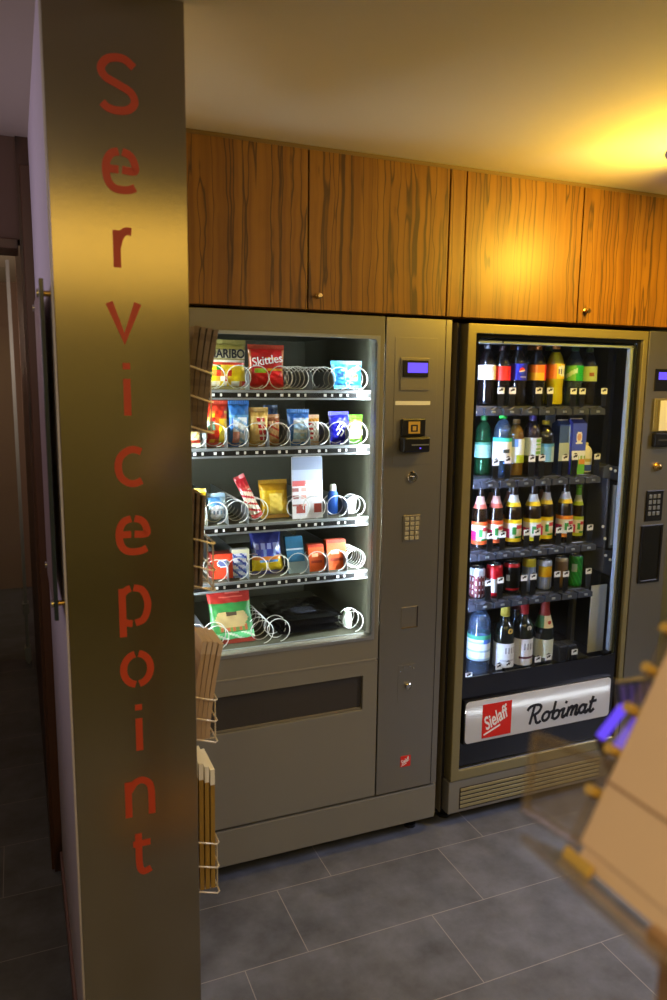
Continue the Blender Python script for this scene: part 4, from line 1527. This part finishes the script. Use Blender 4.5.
def juice_carton(x, z, w, h, dep, label, paint, side, cap=None, y=None):
    y = BY - .02 if y is None else y
    t = thing('juice_carton', label, 'drink carton', (x, y, z))
    mm = M()
    mm.grid(lambda u, v: (x + (u - .5) * w, y, z + v * h * .93), 20, 30, paint)
    e = .0006
    mm.box(x - w / 2, y + e, z, x + w / 2, y + dep, z + h * .93, side)
    zt = z + h * .93
    mm.quadbox([(x - w / 2, y + e, zt), (x + w / 2, y + e, zt), (x + w / 2, y + dep, zt), (x - w / 2, y + dep, zt),
                (x - w / 2 * .9, y + dep * .42, z + h), (x + w / 2 * .9, y + dep * .42, z + h), (x + w / 2 * .9, y + dep * .55, z + h), (x - w / 2 * .9, y + dep * .55, z + h)], side)
    mm.build('carton_body', 'paper', t, paint=True)
    M().box(x - w * .42, y + dep * .44, z + h - .001, x + w * .42, y + dep * .50, z + h + .004).build('top_seam', 'white_plastic', t)
    return t


juice_carton(1.938, 1.286, 0.058, 0.205, 0.05, 'blue and silver drink carton with a white panel, second shelf', lambda u, v: (70, 100, 190) if v > .62 and u < .75 else ((150, 190, 250) if v > .62 else ((190, 210, 230) if v > .25 else (30, 40, 60))), (40, 70, 140))
juice_carton(1.992, 1.284, 0.066, 0.212, 0.05, 'tall violet blue and green drink carton with a round emblem, second shelf', tetra, (50, 60, 170), y=BY - .034)
bottle(2.053, 1.288, 0.116, 0.027, 'short white and blue drink bottle with a cream cap, end of the second shelf', None, lambda u, v: (60, 90, 200) if v < .3 else ((200, 190, 120) if (.3 < fu(u) < .6 and .5 < v < .7) else (238, 242, 250)), (236, 226, 180), shell='white_plastic', kind='water', lab=(.06, .68))


# third shelf: beer mix bottles
def beerlab(main, fig=(214, 30, 110)):
    def f(u, v):
        k = fu(u)
        if v > .84 or v < .16:
            return main
        if v < .26 and k > .4:
            return (40, 150, 60)
        if k < .22 and v < .6:
            return fig
        if .30 < k < .45 and .3 < v < .7:
            return (60, 160, 80)
        if k > .45 and .58 < v < .72:
            return (206, 60, 70)
        return (238, 238, 234)
    return f


def neck_label(t, x, y, z, h, r, c0, c1):
    mm = M()
    pr = [(r * a, bb * h) for a, bb in ((.86, .635), (.70, .70), (.54, .76), (.455, .82))]
    mm.lathe(pr, x, y, z, 28, lambda u, v: c1 if v > .42 else c0, closed=False)
    mm.build('neck_label', 'paper', t, smooth=True, paint=True)


for (x, z, h, r, c, nk, cc, lab_) in [
        (1.578, 1.019, 0.238, 0.029, (232, 90, 34), ((214, 110, 96), (226, 180, 170)), (190, 170, 90), 'brown beer mix bottle with an orange red label, first on the third shelf'),
        (1.648, 1.021, 0.234, 0.029, (228, 96, 40), ((210, 100, 90), (224, 170, 160)), (180, 160, 90), 'brown beer mix bottle with an orange red label, second on the third shelf'),
        (1.727, 1.020, 0.236, 0.0335, (244, 222, 30), ((240, 214, 30), (240, 240, 240)), (190, 170, 90), 'beer mix bottle with a yellow label, beside the orange red ones'),
        (1.818, 1.017, 0.238, 0.0335, (240, 222, 30), ((240, 214, 30), (240, 240, 240)), (196, 176, 96), 'beer mix bottle with a yellow label, in the middle of the third shelf'),
        (1.880, 1.020, 0.238, 0.029, (244, 214, 30), ((230, 210, 60), (230, 226, 220)), (180, 160, 90), 'slimmer beer mix bottle with a yellow label, just before the orange one'),
        (1.972, 1.021, 0.236, 0.0325, (240, 140, 30), ((240, 206, 30), (240, 240, 240)), (196, 176, 96), 'beer mix bottle with an orange label and yellow neck, next to the slim lime one'),
        (2.036, 1.021, 0.216, 0.024, (190, 214, 50), ((170, 200, 50), (220, 230, 200)), (120, 190, 40), 'slim bottle with lime green labels, last on the third shelf')]:
    t = bottle(x, z, h, r, lab_, None, beerlab(c), cc, lab=(.07, .43), shell='brown_glass', kind='beer')
    neck_label(t, x, BY, z, h, r, *nk)
    if x > 2.03:
        M().lathe([(r * .46, .80 * h), (r * .44, .975 * h), (r * .50, .98 * h), (r * .46, h * 1.005)], x, BY, z, 18, solid((120, 196, 40))).build('neck_foil', 'paper', t, smooth=True, paint=True)
for x, lab_ in [(1.690, 'brown bottle set back between the orange red and yellow ones'), (1.772, 'brown bottle set back between the two wide yellow ones'), (1.930, 'brown bottle set back behind the orange labelled one')]:
    t = bottle(x, 1.020, 0.235, 0.030, lab_, None, beerlab((214, 130, 40)), (150, 130, 80), lab=(.07, .43), shell='brown_glass', kind='beer', y=BY + .085)
    neck_label(t, x, BY + .085, 1.020, 0.235, 0.030, (150, 110, 60), (150, 90, 70))


# fourth shelf: cans
def can(x, z, h, r, label, paint):
    t = thing('drink_can', label, 'can', (x, BY, z))
    n = 14
    pr = [(r * .86, .0), (r, .05 * h)] + [(r, (.05 + .87 * i / n) * h) for i in range(1, n + 1)] + [(r * .84, .975 * h)]
    M().lathe(pr, x, BY, z, 40, paint).build('can_body', 'can', t, smooth=True, paint=True)
    M().lathe([(r * .85, .972 * h), (r * .86, h), (r * .80, h), (r * .78, .985 * h)], x, BY, z, 24).build('can_lid', 'alu', t, smooth=True)
    M().box(x - .006, BY - .012, z + .985 * h, x + .006, BY + .006, z + .985 * h + .002).build('pull_tab', 'alu', t)


can(1.578, 0.831, 0.114, 0.029, 'silver and dark red can, first on the can shelf', lambda u, v: (190, 196, 206) if v > .78 else ((90, 30, 34) if (int(u * 23) + int(v * 9)) % 2 else ((200, 204, 212) if int(u * 40) % 3 == 0 else (120, 56, 56))))
can(1.655, 0.830, 0.122, 0.031, 'red and white soft drink can', lambda u, v: (214, 26, 40) if (v > .58 or v < .14) else ((60, 56, 60) if (.5 < v < .6 and .4 < fu(u) < .8) else (232, 234, 238)))
can(1.733, 0.832, 0.120, 0.0315, 'black energy drink can with red marks', lambda u, v: (200, 30, 36) if (v > .86 or (.10 < v < .20 and .1 < fu(u) < .8)) else ((200, 206, 210) if (.45 < v < .65 and .12 < fu(u) < .25) else (18, 18, 20)))
can(1.815, 0.830, 0.134, 0.026, 'tall slim grey blue can with a yellow top band', lambda u, v: (216, 200, 50) if v > .78 else ((150, 168, 200) if int(u * 40) % 5 else (186, 198, 216)))
can(1.889, 0.832, 0.118, 0.0285, 'silver blue can with an orange yellow square', lambda u, v: (246, 186, 20) if (.45 < v < .80 and .02 < fu(u) < .95) else ((210, 216, 226) if v > .8 else ((150, 166, 200) if int(u * 40) % 4 else (190, 200, 220))))
can(1.972, 0.831, 0.122, 0.025, 'slim brown and gold can', lambda u, v: (170, 130, 70) if v < .45 else ((190, 170, 130) if v > .85 else (140, 110, 80)))
can(2.043, 0.829, 0.126, 0.0275, 'bright green can, last on the can shelf', lambda u, v: (200, 230, 200) if (.1 < fu(u) < .35 and .5 < v < .75) else ((30, 150, 50) if int(u * 31 + v * 12) % 3 else (60, 190, 70)))

# bottom shelf
bottle(1.607, 0.523, 0.278, 0.0445, 'large water bottle with a green cap and pale label on the bottom shelf', 'water', lambda u, v: (60, 150, 120) if v > .84 else ((70, 110, 200) if (.45 < fu(u) < .75 and .66 < v < .80) else ((214, 228, 236) if int(v * 12) % 4 else (150, 180, 206))), (30, 140, 60), kind='water', lab=(.20, .56), y=D + .165)


def wine_lab(a):
    return lambda u, v: a if (.28 < v < .36 and fu(u) > .2) else ((150, 150, 156) if (.62 < v < .80 and .35 < fu(u) < .7 and int(fu(u) * 20) % 2) else (226, 226, 230))


w1 = bottle(1.714, 0.523, 0.284, 0.040, 'dark wine bottle with a yellow foil neck, bottom shelf', None, wine_lab((190, 190, 196)), (186, 170, 60), lab=(.06, .40), shell='dark_glass', kind='wine', name='wine_bottle')
front_disc(1.714, 0.523 + .575 * .284, BY - .0395, 0.011, w1, lambda a, b2: (60, 50, 30) if abs(a) < .3 and abs(b2) < .4 else (196, 160, 70), 'medallion')
w2 = bottle(1.803, 0.521, 0.286, 0.040, 'dark wine bottle with a red foil neck, bottom shelf', None, wine_lab((90, 30, 50)), (176, 30, 40), lab=(.06, .43), shell='dark_glass', kind='wine', name='wine_bottle')
front_disc(1.803, 0.521 + .585 * .286, BY - .0385, 0.010, w2, lambda a, b2: (150, 150, 150) if a * a + b2 * b2 < .3 else (220, 220, 220), 'medallion')
w3 = bottle(1.903, 0.524, 0.276, 0.039, 'sparkling wine bottle with a red neck and cream label, bottom shelf', None, lambda u, v: (206, 210, 190) if v > .2 else (60, 60, 40), (150, 40, 30), lab=(.06, .38), shell='dark_glass', kind='sekt', name='sparkling_wine_bottle')
mm = M()
mm.lathe([(0.039 * .93, .55 * .276), (0.039 * .80, .62 * .276), (0.039 * .60, .72 * .276)], 1.903, BY, 0.524, 28, lambda u, v: (230, 214, 170) if .32 < fu(u) < .70 else (60, 120, 60), closed=False)
mm.build('neck_label', 'paper', w3, smooth=True, paint=True)
front_disc(1.903, 0.524 + .63 * .276, BY - .0330, 0.008, w3, lambda a, b2: (180, 60, 40), 'medallion')
bottle(1.672, 0.523, 0.284, 0.039, 'dark wine bottle set back between the water and the yellow necked wine', None, None, (150, 140, 70), shell='dark_glass', kind='wine', y=BY + .12, name='wine_bottle')
bottle(1.858, 0.523, 0.270, 0.039, 'green sparkling bottle set back between the red necked ones', None, None, (130, 40, 34), shell='dark_glass', kind='sekt', y=BY + .12, name='sparkling_wine_bottle')
for x, lab_ in ((1.982, 'empty black bottle holder beside the sparkling wine'), (2.030, 'empty black bottle holder at the end of the bottom shelf')):
    t = thing('bottle_holder', lab_, 'holder', (x, D + .15, 0.521))
    M().box(x - .020, D + .12, 0.522, x + .020, D + .18, 0.590).build('holder_block', 'dark_grey', t, bevel=0.003)
    M().box(x - .016, D + .117, 0.530, x + .016, D + .1195, 0.585).build('holder_face', 'black', t)

# ================================================================== BROCHURE RACK on the side of the pier
rk = thing('brochure_rack', 'cream wire brochure rack with four pockets fixed to the side of the pier', 'rack', (0.335, 1.66, 0.4))
for yy in (1.575, 1.735):
    M().tube([(0.3245, yy, 0.40), (0.3245, yy, 1.75)], 0.0025, 8).build('upright', 'rack_wire', rk, smooth=True)
POCK = [(1.520, 1.585, 1.645), (1.175, 1.220, 1.280), (0.820, 0.870, 0.920), (0.443, 0.508, 0.568)]
for zs in POCK:
    pm = M()
    for k, z in enumerate(zs):
        xo = 0.386
        pm.tube([(0.3245, 1.575, z + .018), (0.345, 1.575, z + .012), (xo - .006, 1.575, z), (xo, 1.581, z), (xo, 1.729, z), (xo - .006, 1.735, z), (0.345, 1.735, z + .012), (0.3245, 1.735, z + .018)], 0.0019, 8)
    for yy in (1.60, 1.655, 1.71):
        pm.tube([(0.3245, yy, zs[0] + .004), (0.384, yy, zs[0] - .001), (0.386, yy, zs[0] + .002), (0.386, yy, zs[2])], 0.0016, 6)
    pm.build('pocket', 'rack_wire', rk, smooth=True)


def leaflet(x0, x1, z0, z1, y0, y1, th, cols, label, group, curl=0.0):
    t = thing('brochure', label, 'brochure', ((x0 + x1) / 2, (y0 + y1) / 2, z0), group)
    mm = M()

    def f(off):
        def g(u, v):
            xx = x0 + (x1 - x0) * (v ** (1 + curl)) + off
            return (xx, y0 + (y1 - y0) * u, z0 + (z1 - z0) * v)
        return g
    mm.grid(f(th), 6, 16, lambda u, v: cols(v), flip=True)
    mm.grid(f(0), 6, 16, lambda u, v: cols(v))
    n = len(mm.v)
    A, B = f(th), f(0)
    for e in (0, 1):
        mm.grid(lambda u, v, e=e: (A(e, v) if u > .5 else B(e, v)), 1, 16, lambda u, v: cols(v))
        mm.grid(lambda u, v, e=e: (A(v, e) if u > .5 else B(v, e)), 1, 6, lambda u, v: cols(.97 if e else .02))
    mm.build('sheets', 'paper', t, paint=True, smooth=True)


TA = lambda v: (112, 94, 74) if int(v * 23) % 5 else (98, 80, 62)
BE = lambda v: (176, 148, 112) if v < .9 else (196, 172, 140)
for k in range(4):
    leaflet(0.331 + k * .0112, 0.352 + k * .0135, 1.524, 1.742 - k * .002, 1.592, 1.70, 0.0105, TA, 'taupe leaflet fanning out of the top pocket of the brochure rack', 'leaflets in the top pocket', .6)
for k in range(3):
    leaflet(0.331 + k * .011, 0.339 + k * .012, 1.179, 1.395 - k * .006, 1.592, 1.70, 0.007, TA, 'brown leaflet upright in the second pocket of the brochure rack', 'leaflets in the second pocket', .4)
for k in range(4):
    leaflet(0.330 + k * .0105, 0.358 + k * .0125, 0.824, 1.055 - k * .002 - (k == 3) * .004, 1.592, 1.70, 0.0100, BE, 'beige leaflet leaning outward in the third pocket of the brochure rack', 'leaflets in the third pocket', .5)
YE = lambda v: (150, 116, 40) if v < .90 else (236, 230, 206)
for k in range(4):
    leaflet(0.330 + k * .0132, 0.332 + k * .0132, 0.447, 0.775 - k * .010, 1.592, 1.70, 0.010, YE, 'thick ochre booklet with a white top edge in the lowest rack pocket', 'booklets in the lowest pocket', .3)

# ================================================================== CEILING LAMPS
def globe_lamp(x, y, z, label, energy, color, r=0.15):
    t = thing('ceiling_lamp', label, 'lamp', (x, y, CEIL))
    M().lathe([(r * .4, -.020), (r * .94, -.016), (r, -.012), (r * .96, -.008), (r * .4, -.001)], x, y, CEIL, 36).build('canopy', 'lamp_metal', t, smooth=True)
    M().tube([(x, y, z + .03), (x, y, CEIL - .012)], 0.006, 12).build('stem', 'lamp_metal', t, smooth=True)
    M().lathe([(.012, .036), (.016, .030), (.026, .014), (.030, 0), (.026, -.015), (.014, -.027), (.004, -.030)], x, y, z, 24).build('bulb', 'lamp_glow', t, smooth=True)
    light('lamp_light', 'POINT', (x - .02, y - .05, z - .03), energy, color, 0.03)


globe_lamp(1.95, 1.72, 2.15, 'metal ceiling lamp just past the edge of the yellow lit ceiling', 38, (1.0, 0.62, 0.06))
t = thing('ceiling_light_panel', 'warm luminous ceiling panel over the lobby behind the camera', 'lamp', (0.5, -1.5, CEIL))
fm = M()
for q in ((-.33, -2.93, 1.33, -2.9), (-.33, -.25, 1.33, -.22), (-.33, -2.9, -.3, -.25), (1.3, -2.9, 1.33, -.25)):
    fm.box(q[0], q[1], CEIL - .022, q[2], q[3], CEIL)
fm.build('frame', 'lamp_metal', t)
M().box(-.3, -2.9, CEIL - .014, 1.3, -.25, CEIL - .006).build('diffuser', 'panel_glow', t)

# ================================================================== FOREGROUND STAND (out of focus)
A = Vector((0.3958, 0.4301, 1.2739))
Bv = Vector((0.3972, 0.3415, 1.273)) - A
Cv = Vector((0.4785, 0.4404, 1.4073)) - A
nrm = Bv.cross(Cv).normalized()
if nrm.x > 0:
    nrm = -nrm
ub, uc = Bv.normalized(), Cv.normalized()
st = thing('brochure_stand', 'blurred clear acrylic brochure stand on a wooden post close to the camera', 'stand', (0.52, 0.30, 0))
bk = M().obox(A - nrm * 0.012 - ub * 0.02 - uc * .012, ub * 0.28, uc * 0.30, nrm * -0.004)
bk.build('back_panel', 'acrylic', st, bevel=0.001)
lp = M().obox(A - ub * .02 - uc * 0.022 - nrm * .012, ub * .28, nrm * 0.050, uc * 0.006)
lp.build('bottom_ledge', 'acrylic', st, bevel=0.001)
P1, P2, P3 = Vector((0.3939, 0.4952, 1.2649)), Vector((0.4176, 0.5169, 1.3206)), A + ub * -.02 + uc * .0
P4 = Vector((0.4402, 0.4422, 1.3248))
gm = M()
ww = nrm * 0.005
for a, b2 in ((P1, P2), (P2, P4), (P1, A)):
    gm.tube([a, b2], 0.0045, 8)
gm.build('side_rod', 'acrylic', st, smooth=True)
gs = M()
k = len(gs.v)
for p in (P1, P2, P4, A):
    gs.v.append(tuple(p))
for p in (P1, P2, P4, A):
    gs.v.append(tuple(p - nrm * .003))
gs.f += [[0, 1, 2, 3], [7, 6, 5, 4], [0, 4, 5, 1], [1, 5, 6, 2], [2, 6, 7, 3], [3, 7, 4, 0]]
gs.c += [(255, 255, 255)] * 6
gs.build('side_wing', 'acrylic', st)
M().box(0.387, 0.300, 0.02, 0.44, 0.338, 1.252).build('post', 'stand_wood', st, bevel=0.004)
M().box(0.27, 0.14, 0.0, 0.62, 0.48, 0.022).build('foot_plate', 'stand_wood', st, bevel=0.004)
M().obox((0.387, 0.25, 1.248), (0.06, 0, 0.02), (0, 0.10, 0), (0, 0, 0.012)).build('bracket', 'stand_wood', st, bevel=0.002)
kr = thing('kraft_brochure', 'large blurred kraft brown brochure tilted in the stand close to the camera', 'brochure', tuple(A))
M().obox(A - nrm * .0075, ub * 0.26, uc * 0.26, nrm * 0.007).build('cover', 'kraft', kr, bevel=0.002)
M().obox(A - nrm * .0004 + uc * .052, ub * 0.26, uc * 0.0025, nrm * 0.0008).build('fold_line', 'stand_wood', kr)
M().obox(A - nrm * .007 - uc * .012 + ub * .004, ub * 0.25, uc * 0.012, nrm * 0.004).build('inner_pages', 'kraft', kr)
for k in range(5):
    p = A + uc * (0.040 + k * 0.0365) - ub * 0.006
    M().tube([p - nrm * .010, p + nrm * .007], 0.0044, 12).build('binding_peg', 'peg', kr, smooth=True)
ms = M().obox(A - uc * .016 - ub * 0.002 + nrm * 0.004, ub * 0.030, uc * 0.010, nrm * 0.006)
ms.build('yellow_clip', 'peg', kr, bevel=0.002)
# glowing bars beyond the brochure imitate a violet LED reflection in acrylic
vl = thing('violet_reflection', 'blurred violet glowing bars imitating a reflection, between the brochure stand and the drinks machine', 'lamp', (0.455, 0.50, 1.30))
for q0, q1 in (((0.4646, 0.4866, 1.3233), (0.4874, 0.4822, 1.3534)), ((0.4693, 0.4727, 1.3177), (0.4892, 0.4689, 1.3439))):
    M().tube([q0, q1], 0.0045, 10).build('glow_bar', 'violet', vl, smooth=True)
hd = M().obox((0.480, 0.484, 1.352), (0.030, -0.012, 0.004), (0.003, 0.008, 0), (-0.004, 0, 0.022)).build('striped_head', 'dark_grey', vl, bevel=0.002)
for k in range(4):
    M().obox((0.482 + k * .0068, 0.4815 - k * .0027, 1.355 + k * .0009), (0.0026, -0.001, 0.0003), (0.0005, -.002, 0), (-0.0035, 0, 0.017)).build('louvre', 'violet_dim', hd)
M().tube([(0.4646, 0.4866, 1.3233), (0.50, 0.49, 1.25), (0.52, 0.345, 1.22)], 0.005, 8).build('arm', 'lamp_metal', vl, smooth=True)
